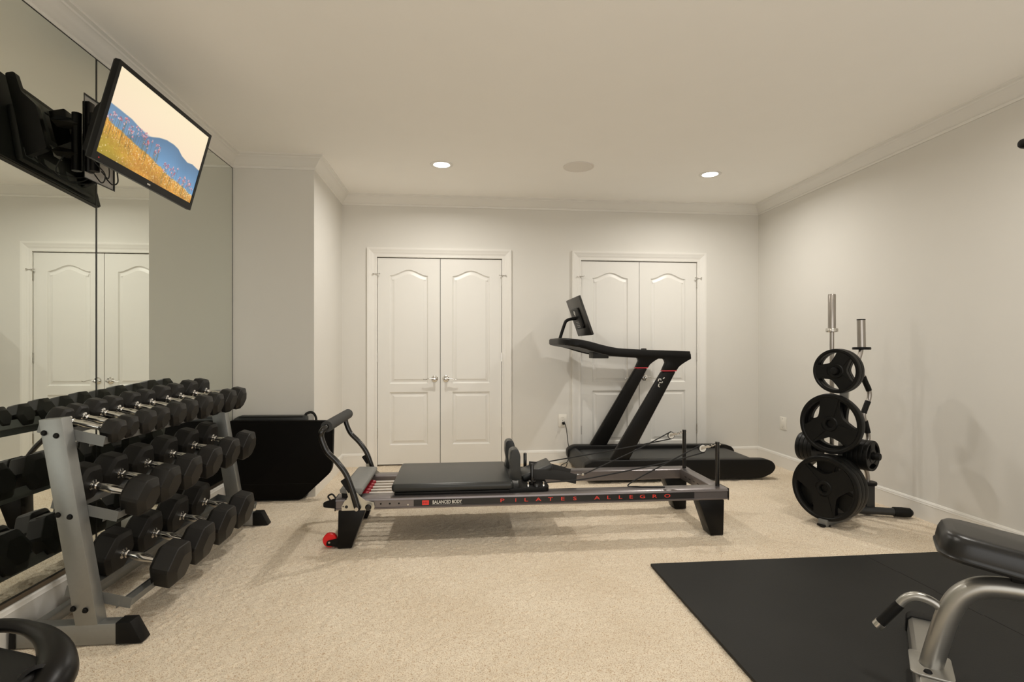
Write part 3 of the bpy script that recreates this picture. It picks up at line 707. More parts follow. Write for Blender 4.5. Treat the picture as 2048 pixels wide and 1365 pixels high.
# ------------------------------------------------------------------ pilates reformer
RY0, RY1 = 3.220, 3.885; RX0, RX1 = -0.700, 1.664
def build_reformer():
    root = thing('pilates_reformer', (0.48, 3.55, 0), label='grey metal pilates reformer with black sliding carriage and foot bar, mid room', cat='exercise machine')
    def rail_prof(y, s):     # s=+1 near rail, -1 far rail
        p = [(0.012, .218), (0.001, .221), (0.0, .229), (0.006, .232), (0.006, .270), (0.0, .273), (0.002, .282), (0.012, .289), (0.104, .289), (0.112, .284), (0.112, .222), (0.106, .218)]
        return [(y+s*a, b) for a, b in p]
    near = MB().prism(rail_prof(RY0, 1), RX0, RX1, 'x').build('side_rail', 'rail_metal', root)
    MB().prism(rail_prof(RY1, -1), RX0, RX1, 'x').build('side_rail', 'rail_metal', root)
    MB().box((RX1-0.075, RY0+0.110, 0.219), (RX1-0.001, RY1-0.110, 0.2885), 0.004).build('end_rail', 'rail_metal', root)
    for k in range(5):
        MB().box((RX1-0.0772, 3.42+0.065*k-0.012, 0.250), (RX1-0.0745, 3.42+0.065*k+0.012, 0.256)).build('slot', 'strip_black', root)
    MB().box((RX0+0.001, RY0+0.110, 0.219), (RX0+0.090, RY1-0.110, 0.285), 0.004).build('end_rail', 'rail_metal', root)
    for y0, y1 in ((RY0-0.001, RY0+0.113), (RY1-0.113, RY1+0.001)):
        for xa, xb in ((RX1-0.001, RX1+0.006), (RX0-0.006, RX0+0.001)): MB().box((xa, y0, 0.217), (xb, y1, 0.290), 0.003).build('end_cap', 'black_plastic', root)
    # printed strip
    strip = MB().box((-0.256, RY0+0.0045, 0.2335), (1.448, RY0+0.0061, 0.2690)).build('name_strip', 'strip_black', near, smooth=0)
    # lettering
    xs = [(675, 'P'), (768, 'I'), (838, 'L'), (923, 'A'), (1006, 'T'), (1090, 'E'), (1175, 'S'), (1330, 'A'), (1412, 'L'), (1494, 'L'), (1570, 'E'), (1652, 'G'), (1738, 'R'), (1830, 'O')]
    mb = MB()
    def put(txt, x, z, h, sx, offs=0.0):
        vs, fs = text_mesh(txt, h, 1.42, sx, offs); mb.raw([(x+v.x, RY0+0.0042-v.z*0.5, z+v.y) for v in vs], fs)
    for px, ch in xs:
        t = (px-675)/(1830-675); x = 0.262 + t*(1.276-0.262)
        put(ch, x, 0.2515, 0.0205, 1.75 if ch != 'I' else 1.3, 0.0002)
    a = mb.build('name_lettering', 'print_red', near, smooth=0); a['label'] = 'red letters reading PILATES ALLEGRO'
    mb = MB(); put('BALANCED BODY', -0.062, 0.2525, 0.020, 0.74, 0.0003)
    mb.box((-0.15, RY0+0.0039, 0.2385), (0.025, RY0+0.0044, 0.2392))
    a = mb.build('maker_lettering', 'print_white', near, smooth=0); a['label'] = 'white letters reading BALANCED BODY'
    MB().box((-0.207, RY0+0.0038, 0.2375), (-0.168, RY0+0.0046, 0.2655)).build('maker_emblem', 'print_red', near, smooth=0)
    mb = MB()
    for q in range(3): mb.box((-0.201+0.010*q, RY0+0.0034, 0.246), (-0.198+0.010*q, RY0+0.0039, 0.258))
    mb.box((-0.201, RY0+0.0034, 0.251), (-0.178, RY0+0.0039, 0.2525)); mb.build('maker_emblem', 'red_hook', near, smooth=0)
    for q in range(4): MB().cyl((-0.445+0.052*q, RY0+0.0058, 0.2515 if q < 3 else 0.243), (-0.445+0.052*q, RY0+0.003, 0.2515 if q < 3 else 0.243), 0.0048, n=12).build('stud', 'black_plastic' if q < 3 else 'chrome', near)
    # legs: tapering panels
    for y in (RY0+0.004, RY1-0.108):
        for x0, x1, b0, b1 in ((-0.685, -0.533, -0.690, -0.611), (1.477, 1.640, 1.553, 1.635)):
            mb = MB(); mb.prism([(b0, 0.0), (b1, 0.0), (x1, 0.2175), (x0, 0.2175)], y, y+0.104, 'y', 0.003)
            leg = mb.build('leg', 'black_satin', root)
            if x0 > 0 and y > 3.5:
                for z in (0.10, 0.13): MB().cyl((1.59, y-0.001, z), (1.59, y+0.002, z), 0.006, n=10).build('hole', 'print_white', leg)
    for y in (RY0+0.012, RY1-0.07):
        MB().lathe([(0.0, 0.0), (0.036, 0.0), (0.040, 0.004), (0.040, 0.030), (0.036, 0.034), (0, 0.034)], (-0.738, y+0.010, 0.042), (0, 1, 0), 28).build('wheel', 'red_plastic', root)
        mb = MB(); mb.prism(rounded([(-0.756, 0.016), (-0.680, 0.004), (-0.680, 0.058), (-0.752, 0.042)], 0.010), y+0.002, y+0.008, 'y'); mb.build('wheel_bracket', 'black_satin', root)
        MB().cyl((-0.738, y-0.001, 0.034), (-0.738, y+0.008, 0.034), 0.006, n=12).build('wheel_bolt', 'nickel', root)
    # left end transport hook
    mb = MB(); mb.prism(rounded([(-0.775, 0.235), (-0.705, 0.225), (-0.705, 0.285), (-0.735, 0.275), (-0.775, 0.262)], 0.010), 3.245, 3.257, 'y'); mb.tube(bez([(-0.735, 3.251, 0.272), (-0.748, 3.251, 0.296), (-0.725, 3.251, 0.308), (-0.705, 3.251, 0.285)], 5), 0.005, 8); mb.build('hook_bracket', 'black_satin', root)
    # standing platform
    MB().prism([(-0.677, .318), (-0.556, .306), (-0.548, .330), (-0.556, .343), (-0.665, .346), (-0.680, .338)], 3.232, 3.815, 'y', 0.003).build('standing_platform', 'platform_grey', root)
    for y in (3.236, 3.76): MB().box((-0.668, y, 0.288), (-0.562, y+0.045, 0.320), 0.003).build('platform_support', 'black_plastic', root)
    # springs with red hooks
    for k, y in enumerate((3.405, 3.475, 3.545, 3.615, 3.685)):
        sp = MB().tube([(-0.600, y, 0.268), (-0.380, y, 0.268)], 0.0085, 10).build('spring', 'spring_white', root)
        MB().lathe([(0.0, 0), (0.012, 0.004), (0.016, 0.02), (0.010, 0.045), (0.004, 0.055)], (-0.585, y, 0.268), (1, 0, 0), 12).build('spring_hook', 'red_hook', sp)
    # carriage
    MB().box((-0.372, RY0+0.035, 0.2905), (0.345, RY1-0.035, 0.306), 0.004).build('carriage_base', 'black_plastic', root)
    b2 = MB(); b2.box((-0.388, 3.248, 0.306), (0.334, 3.857, 0.356), 0.020, 4); b2.build('carriage_pad', 'vinyl', root)
    MB().prism(rounded([(0.30, 3.252), (0.545, 3.262), (0.555, 3.30), (0.555, 3.80), (0.545, 3.845), (0.30, 3.852)], 0.02), 0.2905, 0.314, 'z', 0.003).build('carriage_deck', 'black_plastic', root)
    for y in (3.395, 3.715):
        mb = MB(); mb.prism(rounded([(0.318, 0.345), (0.328, 0.400), (0.318, 0.455), (0.322, 0.520), (0.345, 0.534), (0.374, 0.528), (0.386, 0.49), (0.385, 0.42), (0.392, 0.345), (0.36, 0.335)], 0.014, 3), y-0.048, y+0.048, 'y', 0.012, 3)
        sr = mb.build('shoulder_rest', 'vinyl', root)
        MB().box((0.335, y-0.02, 0.312), (0.375, y+0.02, 0.348)).build('rest_bracket', 'nickel', sr)
        yy = 3.345 if y < 3.5 else 3.70
        MB().lathe([(0.024, 0.314), (0.024, 0.334), (0.0115, 0.338), (0.0115, 0.436), (0.009, 0.440), (0, 0.440)], (0.458, yy, 0), (0, 0, 1), 16).build('rope_post', 'black_gloss', root)
    mb = MB(); mb.m = Matrix.Translation((0.505, 3.53, 0.365)) @ Matrix.Rotation(R(-21), 4, 'Y'); mb.box((-0.105, -0.105, -0.020), (0.105, 0.105, 0.020), 0.013, 3); mb.build('head_rest', 'vinyl', root)
    mb = MB(); mb.tube([(0.48, 3.53, 0.312), (0.55, 3.53, 0.372)], 0.010, 8); mb.build('head_rest_prop', 'black_plastic', root)
    for x, y in ((0.425, 3.285), (0.52, 3.285), (0.425, 3.81), (0.52, 3.81)):
        MB().lathe([(0.0, 0.345), (0.007, 0.343), (0.005, 0.330), (0.008, 0.325), (0.008, 0.314)], (x, y, 0), (0, 0, 1), 10).build('rope_cleat', 'chrome', root)
    MB().lathe([(0.0, 0.330), (0.018, 0.328), (0.020, 0.315)], (0.478, 3.29, 0), (0, 0, 1), 14).build('cleat_cover', 'black_gloss', root)
    # foot bar
    prof = [(-0.572, 0.240), (-0.600, 0.330), (-0.637, 0.430), (-0.690, 0.505), (-0.742, 0.560), (-0.768, 0.615), (-0.778, 0.655), (-0.772, 0.683)]
    y0, y1 = RY0-0.012, RY1+0.012
    pts = [(x, y0, z) for x, z in prof] + [(-0.758, y0+0.03, 0.700), (-0.755, y0+0.06, 0.702)]
    pts2 = [(-0.755, y1-0.06, 0.702), (-0.758, y1-0.03, 0.700)] + [(x, y1, z) for x, z in prof[::-1]]
    MB().tube(bez(pts, 4), 0.0165, 14).build('foot_bar_arm', 'black_gloss', root)
    MB().tube(bez(pts2, 4), 0.0165, 14).build('foot_bar_arm', 'black_gloss', root)
    MB().tube([(-0.755, y0+0.035, 0.702), (-0.755, y1-0.035, 0.702)], 0.033, 20).build('foot_bar_grip', 'foam_grip', root)
    for s, y in ((-1, RY0-0.002), (1, RY1+0.002)):
        ya, yb = sorted((y, y+s*0.005))
        poly = [(-0.664, .221), (-0.484, .221), (-0.478, .240), (-0.484, .266), (-0.530, .276), (-0.560, .300), (-0.578, .322), (-0.598, .328), (-0.610, .352), (-0.640, .345), (-0.628, .300), (-0.650, .272), (-0.664, .245)]
        pl = MB().prism(poly, ya, yb, 'y').build('pivot_plate', 'zinc_plate', root)
        for x, z, r in ((-0.637, .243, .009), (-0.655, .245, .004), (-0.640, .288, .005), (-0.622, .330, .005)): MB().cyl((x, y+s*0.0045, z), (x, y+s*0.0065, z), r, n=12).build('hole', 'strip_black', pl)
        a, b = sorted((y+s*0.006, y+s*0.022))
        MB().prism(rounded([(-0.590, .232), (-0.560, .224), (-0.552, .240), (-0.602, .340), (-0.618, .334)], 0.006), a, b, 'y').build('foot_bar_bracket', 'black_satin', root)
        MB().prism(rounded([(-0.668, .395), (-0.640, .412), (-0.600, .345), (-0.622, .325)], 0.005), a, b, 'y').build('height_lever', 'black_plastic', root)
        MB().cyl((-0.577, y+s*0.006, 0.234), (-0.577, y+s*0.030, 0.234), 0.011, n=16).build('pivot_bolt', 'nickel', root)
        MB().lathe([(0.006, 0.0), (0.006, 0.02), (0.016, 0.026), (0.018, 0.045), (0.012, 0.055), (0, 0.056)], (-0.508, y, 0.248), (0, s, 0), 16).build('lock_knob', 'black_gloss', root)
    # risers and pulleys
    RP = [(1.628, 3.290), (1.630, 3.800)]
    for k, (x, y) in enumerate(RP):
        ri = MB().tube([(x, y, 0.287), (x, y, 0.566)], 0.0135, 12).build('riser', 'black_gloss', root)
        mb = MB(); mb.cyl((x-0.02, y, 0.548), (x+0.02, y, 0.548), 0.004, n=8)
        for q in range(4): mb.lathe([(0.004, -0.002), (0.009, -0.001), (0.009, 0.001), (0.004, 0.002)], (x-0.025-q*0.012, y, 0.547-q*0.004), (q % 2, 1-q % 2, 0.3), 10)
        mb.build('pulley_chain', 'chrome', ri)
        c = Vector((x-0.098, y, 0.527))
        mb = MB(); mb.lathe([(0.0, -0.006), (0.022, -0.006), (0.018, 0.0), (0.022, 0.006), (0, 0.006)], c, (0, 1, 0), 18); mb.build('pulley_wheel', 'print_white', ri)
        mb = MB()
        for yy in (-0.009, 0.008): mb.prism(rounded([(c.x-0.014, c.z-0.008), (c.x+0.030, c.z+0.004), (c.x+0.048, c.z+0.016), (c.x+0.030, c.z+0.018), (c.x-0.010, c.z+0.012)], 0.005, 3), y+yy, y+yy+0.0015, 'y')
        mb.build('pulley_cheek', 'chrome', ri)
        MB().lathe([(0.0265, -0.004), (0.0265, 0.004), (0.022, 0.004), (0.022, -0.004), (0.0265, -0.004)], c, (0, 1, 0), 20).build('rope_turn', 'rope_black', ri)
    (nx_, ny_), (fx, fy) = RP
    # ropes: each runs carriage -> pulley -> hand strap
    cl = Vector((0.800, 3.485, 0.330))
    ropes = [
        [(1.530, fy, 0.553), (1.25, 3.70, 0.45), tuple(cl+Vector((0.03, 0.03, 0.0)))],
        [(1.535, fy, 0.502), (1.10, 3.81, 0.425), (0.52, 3.80, 0.338)],
        [(1.530, ny_, 0.553), (1.30, 3.315, 0.43), (1.075, 3.345, 0.300), (1.12, 3.300, 0.293), (1.28, 3.275, 0.293)],
        [(1.545, ny_, 0.502), (1.30, 3.32, 0.435), (0.80, 3.30, 0.352), (0.52, 3.285, 0.336)]]
    for p in ropes: MB().tube(bez(p, 10), 0.0042, 8).build('rope', 'rope_black', root)
    mb = MB()
    for q in range(5):
        mb.lathe([(0.004, -0.0016), (0.0085, -0.001), (0.0085, 0.001), (0.004, 0.0016), (0.004, -0.0016)], cl+Vector((-0.012-0.016*q, -0.004*q, -0.004*q+0.006)), (0.3, q % 2, 1-q % 2), 10)
    mb.sphere(cl+Vector((0.012, 0.012, 0.002)), 0.010, 8); mb.build('rope_clip', 'chrome', root)
    # webbing loops draped over the posts
    for y0, z0, e in ((3.40, 0.362, Vector((0.760, 3.455, 0.312))), (3.60, 0.372, Vector((0.745, 3.58, 0.318)))):
        mb = MB(); p0 = Vector((0.470, y0, z0)); pts = bez([p0, p0.lerp(e, 0.5)+Vector((0, 0, 0.012)), e], 8)
        mb.tube(pts, 0.031, 8, sx=1.0, sy=0.12, up=(0.1, 0.35, 1)); mb.build('hand_strap', 'webbing', root)
build_reformer()

# ------------------------------------------------------------------ treadmill
def build_treadmill():
    Y0, Y1 = 4.552, 5.372; yc = (Y0+Y1)/2
    root = thing('treadmill', (1.9, yc, 0), label='black treadmill with slanted posts and a tilted screen in front of the closet doors', cat='treadmill')
    side = rounded([(1.105, 0.025), (2.672, 0.012), (2.765, 0.052), (2.800, 0.105), (2.765, 0.160), (2.700, 0.176), (1.150, 0.198), (1.075, 0.165), (1.072, 0.100)], [0.02, 0.03, 0.03, 0.03, 0.03, 0.03, 0.03, 0.03, 0.03], 4)
    for a, b in ((Y0, Y0+0.10), (Y1-0.10, Y1)): MB().prism(side, a, b, 'y', 0.010, 3).build('side_rail', 'tread_body', root)
    MB().prism(rounded([(1.12, 0.03), (2.69, 0.03), (2.755, 0.09), (2.69, 0.150), (1.20, 0.158), (1.15, 0.12)], 0.03, 5), Y0+0.105, Y1-0.105, 'y').build('running_belt', 'belt_rubber', root)
    MB().prism(rounded([(1.080, 0.04), (1.150, 0.03), (1.185, 0.155), (1.145, 0.180), (1.095, 0.150)], 0.02), Y0+0.101, Y1-0.101, 'y').build('front_cover', 'tread_cover', root)
    for k, y in enumerate((Y0+0.022, Y1-0.082)):
        yb = y+0.060; w = 1.0
        low = [(1.277, 0.150), (1.452, 0.150), (1.893, 0.955), (1.768, 0.955)]
        MB().prism(low, y, yb, 'y', 0.016, 3).build('post', 'tread_body', root)
        MB().prism([(1.768, 0.955), (1.893, 0.955), (1.8975, 0.963), (1.7725, 0.963)], y-0.0006, yb+0.0006, 'y').build('red_band', 'red_line', root)
        top = [(1.7725, 0.963), (1.8975, 0.963)] + [(1.8975+0.125*t**1.25+0.006*t, 0.963+0.100*t**0.8) for t in (0.2, 0.4, 0.6, 0.8, 1.0)] + [(2.024, 1.110), (1.70, 1.110)] + [(1.755+0.05*math.sin(t), 1.078-0.078*(1-math.cos(t))*0.9) for t in (0.0, 0.5, 0.9, 1.25)][0:4]
        MB().prism(top, y, yb, 'y', 0.006, 2).build('post_head', 'tread_body', root)
    # handrail loop
    def arm(y, yb):
        return [(2.016, y, 1.092), (1.85, y, 1.098), (1.62, y, 1.106), (1.42, y, 1.116), (1.33, y, 1.126), (1.22, y, 1.150), (1.10, y, 1.183), (1.02, y, 1.200)]
    yn, yf = Y0+0.052, Y1-0.052
    pts = arm(yn, 0) + [(0.955, yn+0.03, 1.210), (0.915, yn+0.10, 1.215), (0.905, yn+0.20, 1.216), (0.905, yf-0.20, 1.216), (0.915, yf-0.10, 1.215), (0.955, yf-0.03, 1.210)] + arm(yf, 0)[::-1]
    P = [Vector(p) for p in bez(pts, 5)]; mb = MB(); rings = []
    hh, hw = 0.037, 0.0312
    for i, p in enumerate(P):
        t = (P[min(i+1, len(P)-1)]-P[max(i-1, 0)]).normalized(); up = (Vector((0, 0, 1))-t*t.z).normalized(); sd = t.cross(up)
        k = 0.78+0.22*min(1, abs(p.x-0.9)/0.25)
        rings.append(mb._x([p+sd*hw*a+up*hh*k*b for a, b in ((-1, -.6), (-.7, -1), (.7, -1), (1, -.6), (1, .6), (.7, 1), (-.7, 1), (-1, .6))]))
    for a, b in zip(rings, rings[1:]):
        for k in range(8): mb.bm.faces.new((a[k], a[(k+1) % 8], b[(k+1) % 8], b[k]))
    mb.bm.faces.new(rings[0]); mb.bm.faces.new(rings[-1][::-1]); mb.build('hand_rail', 'tread_body', root)
    MB().prism([(0.915, 1.186), (1.10, 1.152), (1.27, 1.108), (1.275, 1.120), (1.10, 1.166), (0.92, 1.198)], yn+0.02, yf-0.02, 'y').build('console_tray', 'tread_body', root)
    MB().box((1.225, yc-0.10, 1.062), (1.372, yc+0.06, 1.128), 0.006).build('control_box', 'tread_cover', root)
    MB().box((1.226, yc-0.085, 1.064), (1.30, yc+0.02, 1.080)).build('control_label', 'socket_dark', root)
    MB().lathe([(0.0, 0.022), (0.026, 0.020), (0.030, 0.0), (0, 0)], (1.86, Y1-0.052, 1.133), (0, 0, 1), 20).build('speed_knob', 'tread_cover', root)
    # screen
    S = Matrix.Translation((1.118, yc-0.005, 1.446)) @ Matrix.Rotation(R(-19.5), 4, 'Y')
    mb = MB(); mb.m = S; mb.box((-0.010, -0.272, -0.183), (0.012, 0.272, 0.183), 0.005, 2); sc = mb.build('screen_shell', 'screen_shell', root)
    mb = MB(); mb.m = S; mb.box((0.0118, -0.262, -0.172), (0.0130, 0.262, 0.172)); mb.build('screen_glass', 'black_gloss', sc)
    mb = MB(); mb.m = S; b2 = [(-0.150, -0.110), (0.150, -0.110), (0.150, 0.085), (-0.150, 0.085)]; mb.prism(rounded(b2, 0.03), -0.030, -0.009, 'x', 0.008, 2); bk = mb.build('screen_back', 'tread_body', sc)
    mb = MB(); mb.m = S
    mb.tube(bez([(-0.0308, -0.012, 0.030), (-0.0308, -0.018, 0.048), (-0.0308, 0.0, 0.062), (-0.0308, 0.016, 0.046), (-0.0308, 0.004, 0.030), (-0.0308, -0.002, 0.018)], 4), 0.0035, 6); mb.build('emblem', 'print_white', sc)
    mb = MB(); mb.m = S
    for q in range(4): mb.box((-0.0312, -0.06, -0.045-0.016*q), (-0.0302, 0.06, -0.039-0.016*q))
    mb.build('vent_slots', 'black_gloss', sc)
    MB().tube(bez([(0.925, yc, 1.190), (0.940, yc, 1.250), (0.985, yc, 1.385), (1.005, yc, 1.412), (1.040, yc, 1.425), (1.090, yc, 1.430)], 5), 0.0145, 12).build('screen_stem', 'tread_body', root)
    # emblem on the near post
    mb = MB(); y = Y0+0.0215; u = Vector((0.48, 0, 0.877)).normalized(); v = Vector((0.877, 0, -0.48)).normalized(); o = Vector((1.742, y, 0.848))
    def pt(a, b): return o+v*a+u*b
    for p in ([pt(-0.022, 0.012), pt(-0.026, 0.032), pt(-0.012, 0.040), pt(-0.004, 0.030)], [pt(0.006, 0.050), pt(0.012, 0.066)], [pt(0.012, 0.012), pt(0.014, 0.028)], [pt(-0.006, -0.004), pt(0.000, -0.026), pt(0.012, -0.026)], [pt(0.004, 0.014), pt(-0.008, 0.004)]):
        mb.tube(p, 0.0042, 6, sx=1, sy=1)
    mb.build('emblem', 'print_white', root)
build_treadmill()
cable('black_cable', [(1.063, 5.405, 0.418), (1.066, 5.375, 0.405), (1.075, 5.35, 0.36), (1.088, 5.36, 0.28), (1.10, 5.38, 0.20), (1.12, 5.395, 0.12), (1.10, 5.40, 0.02), (1.06, 5.36, 0.006), (1.02, 5.30, 0.006), (1.00, 5.22, 0.006), (1.04, 5.20, 0.006), (1.068, 5.26, 0.03)], 0.004, 'black treadmill power cord plugged into the far wall outlet')
cable('black_cable', [(1.058, 5.12, 0.006), (0.98, 5.10, 0.006), (0.94, 5.02, 0.006), (0.99, 4.98, 0.008), (1.05, 5.03, 0.02)], 0.004, 'loop of thin black cord on the carpet at the treadmill front')

# ------------------------------------------------------------------ outlets
def outlet(x, y, z, nrm, label, sockets, h=0.128, w=0.084):
    root = thing('wall_outlet', (x, y, z), (0, 0, math.atan2(nrm[1], nrm[0])), label, 'outlet')
    MB().box((0.0003, -w/2, -h/2), (0.006, w/2, h/2), 0.002).build('cover_plate', 'plastic_white', root, world=False)
    for s in (-1, 1):
        if sockets:
            so = MB().prism(rounded([(-0.017, s*0.027-0.014), (0.017, s*0.027-0.014), (0.017, s*0.027+0.014), (-0.017, s*0.027+0.014)], 0.006), 0.0055, 0.0085, 'x').build('socket', 'plastic_white', root, world=False)
            for yy in (-0.006, 0.006): MB().box((0.008, yy-0.001, s*0.027), (0.0088, yy+0.001, s*0.027+0.007)).build('slot', 'socket_dark', so, world=False)
        MB().cyl((0.0055, 0, s*0.045 if not sockets else 0), (0.0072, 0, s*0.045 if not sockets else 0), 0.003, n=8).build('screw', 'nickel', root, world=False)
    if not sockets: MB().box((0.0055, -0.016, -0.033), (0.0085, 0.016, 0.033), 0.001).build('insert', 'plastic_white', root, world=False)
outlet(1.058, YB, 0.4215, (0, -1), 'white duplex outlet between the closet doors with a black plug', True)
outlet(XR, 5.005, 0.4255, (-1, 0), 'white wall plate low on the right wall', False, 0.122, 0.105)
tag(MB().prism(rounded([(1.050, 0.384), (1.072, 0.384), (1.074, 0.408), (1.048, 0.408)], 0.004), YB-0.042, YB-0.0090, 'y', 0.003).build('power_plug', 'black_plastic'), 'black plug in the lower socket of the far wall outlet', 'plug')

# ------------------------------------------------------------------ weight tree
TC = Vector((2.62, 3.46, 0)); AX = Vector((-0.882, -0.471, 0)); SX_ = Vector((0.471, -0.882, 0))
def W(a, s, z): return TC + AX*a + SX_*s + Vector((0, 0, z))     # along front axis, along side axis, height
def build_tree():
    root = thing('weight_tree', tuple(TC), label='grey metal weight plate tree with rubber feet near the right wall', cat='weight rack')
    MB().tube([W(0.06, 0, 0.03), W(0.0, 0, 1.06)], 0.032, 4, sx=1.1, sy=1.1).build('upright', 'frame_silver', root)
    def leg(p, q):
        p, q = Vector(p), Vector(q); l = MB().tube([p, q], 0.030, 12, sx=0.85).build('base_leg', 'base_dark', root)
        d = (q-p).normalized(); MB().tube([q-d*0.085, q-d*0.03, q+d*0.015, q+d*0.03], [0.036, 0.037, 0.034, 0.018], 14, sx=0.9).build('rubber_foot', 'black_plastic', l)
    leg((2.66, 3.56, 0.034), (3.055, 3.435, 0.034)); leg((2.62, 3.52, 0.034), (2.76, 3.86, 0.034))
    l = MB().box((-0.035, -0.03, 0.002), (0.30, 0.03, 0.045), 0.004); l.bm.transform(Matrix.Translation(TC) @ Matrix.Rotation(math.atan2(AX.y, AX.x), 4, 'Z')); l.build('base_leg', 'tray_grey', root)
    mb = MB(); p = W(0.285, 0, 0.0); mb.box((p.x-0.03, p.y-0.025, 0.0), (p.x+0.03, p.y+0.025, 0.012)); mb.build('front_foot', 'black_plastic', root)
    for a0, a1, z in ((0.02, 0.268, 0.243), (0.01, 0.194, 0.6575), (0.0, 0.146, 1.0036)):
        pg = MB().tube([W(a0, 0, z), W(a1, 0, z)], 0.0235, 16).build('peg', 'black_plastic', root)
        if z > 0.9: MB().lathe([(0.0, 0.018), (0.020, 0.016), (0.026, 0.006), (0.026, 0.0), (0, 0)], W(a1, 0, z), AX, 20).build('peg_cap', 'black_plastic', pg)
    for s0, s1 in ((0.02, 0.205), (-0.02, -0.30)):
        pg = MB().tube([W(0.03, s0, 0.456), W(0.03, s1, 0.456)], 0.0235, 16).build('peg', 'black_plastic', root)
        MB().lathe([(0.0, 0.022), (0.022, 0.020), (0.026, 0.0), (0, 0)], W(0.03, s1, 0.456), SX_*(1 if s1 > 0 else -1), 18).build('peg_cap', 'black_plastic', pg)
    # bar holders
    for x, y, h in ((2.843, 3.535, 0.205), (2.648, 3.632, 0.205)):
        hld = MB().tube([(x, y, 0.006), (x, y, h)], 0.034, 4, sx=1.25, sy=1.25, up=(0.7, 0.7, 0)).build('bar_holder', 'base_dark', root)
    mb = MB(); mb.tube([(2.64, 3.50, 0.05), (2.843, 3.535, 0.05)], 0.02, 4); mb.tube([(2.62, 3.50, 0.05), (2.648, 3.632, 0.05)], 0.02, 4); mb.build('holder_strut', 'tray_grey', root)
build_tree()
def grip_plate(loc, axis, D, th, rot, label, group, bore=0.0255):
    """olympic plate with three grip windows; axis points out of the face"""
    ax = Vector(axis).normalized(); up = Vector((0, 0, 1)); sd = up.cross(ax); M = Matrix((sd, up, ax)).transposed().to_4x4(); M.translation = loc
    root = thing('weight_plate', tuple(loc), label=label, cat='weight plate', group=group)
    Rr = D/2
    mb = MB(); mb.m = M @ Matrix.Rotation(rot, 4, 'Z')
    b2 = bmesh.new(); N = 72
    def circ(r, z): return [b2.verts.new((r*math.cos(2*math.pi*k/N), r*math.sin(2*math.pi*k/N), z)) for k in range(N)]
    # windows: between hub arc and rim arc, 3 of them
    def window(q, g=0.0):
        c = 2*math.pi/3*q; ro = Rr*0.83-g; pts = []
        n = 14; half = R(37)-g/Rr*2
        for k in range(n+1):
            a = c-half+2*half*k/n; pts.append((ro*math.cos(a), ro*math.sin(a)))
        # inner edge: arc bulging toward the hub
        for k in range(1, n):
            t = k/n; a = c+half-2*half*t; r = ro-(Rr*0.385-2*g)*(math.sin(math.pi*t)**0.62)-g*0.5; pts.append((r*math.cos(a), r*math.sin(a)))
        return pts
    z1 = th/2
    for s in (1, -1):
        rim_o = circ(Rr*0.985, s*z1); bor = circ(bore, s*z1*0.9)
        wins = [[b2.verts.new((p[0], p[1], s*z1*0.9)) for p in window(q)] for q in range(3)]
        es = []
        for l in [rim_o, bor]+wins:
            for k in range(len(l)): es.append(b2.edges.new((l[k], l[(k+1) % len(l)])))
        bmesh.ops.triangle_fill(b2, edges=es, use_beauty=True)
        if s == 1: F = (rim_o, bor, wins)
        else: G = (rim_o, bor, wins)
    mid = circ(Rr, 0)
    for a, b in ((F[0], mid), (mid, G[0])):
        for k in range(N): b2.faces.new((a[k], a[(k+1) % N], b[(k+1) % N], b[k]))
    for a, b in [(F[1], G[1])]+list(zip(F[2], G[2])):
        for k in range(len(a)): b2.faces.new((a[k], a[(k+1) % len(a)], b[(k+1) % len(a)], b[k]))
    bmesh.ops.recalc_face_normals(b2, faces=b2.faces); mb.merge(b2)
    body = mb.build('disc', 'plate_rubber', root, smooth=30)
    for s in (1,):
        mb = MB(); mb.m = M
        mb.lathe([(bore, z1*0.6), (bore*1.15, z1*1.12), (bore*1.75, z1*1.18), (bore*1.95, z1*0.9), (bore, z1*0.6)], (0, 0, 0), (0, 0, 1), 36); mb.build('hub_ring', 'plate_rubber', root)
        mb = MB(); mb.m = M; mb.lathe([(Rr*0.985, z1*0.9), (Rr*0.972, z1*1.16), (Rr*0.90, z1*1.18), (Rr*0.865, z1*0.9), (Rr*0.985, z1*0.9)], (0, 0, 0), (0, 0, 1), 72); mb.build('rim', 'plate_rubber', root)
        for q in range(3):   # raised spoke pads between the windows
            c = 2*math.pi/3*q+math.pi/3; mb = MB(); mb.m = M @ Matrix.Rotation(rot, 4, 'Z'); h = R(19); poly = []
            for k in range(9): a = c-h+2*h*k/8; poly.append((Rr*0.87*math.cos(a), Rr*0.87*math.sin(a)))
            for k in range(9): a = c+h*1.5-3*h*k/8; poly.append((bore*2.15*math.cos(a), bore*2.15*math.sin(a)))
            mb.prism(poly, z1*0.88, z1*1.08, 'z'); mb.build('spoke_pad', 'plate_rubber', root)
    return root
TH3 = 0.040
for q in range(3):
    grip_plate(W(0.265-q*0.046, 0, 0.243), AX, 0.425, TH3, R(90) + (R(60) if q else 0), ['large black rubber grip plate at the front of the lowest peg', 'large black rubber grip plate, second on the lowest peg', 'large black rubber grip plate, innermost on the lowest peg'][q], 'plates on the lowest peg')
for q in range(2):
    grip_plate(W(0.192-q*0.05, 0, 0.6575), AX, 0.398 if q == 0 else 0.36, 0.038, R(-90) - (R(0) if q == 0 else R(14)), ['black rubber grip plate at the front of the middle peg', 'slightly smaller black grip plate behind it on the middle peg'][q], 'plates on the middle peg')
for q in range(2):
    grip_plate(W(0.118-q*0.040, 0, 1.0036), AX, 0.298, 0.034, R(4), ['small black grip plate at the front of the top peg', 'small black grip plate behind the front one on the top peg'][q], 'plates on the top peg')
sl = ['outermost', 'second', 'third', 'fourth', 'innermost']
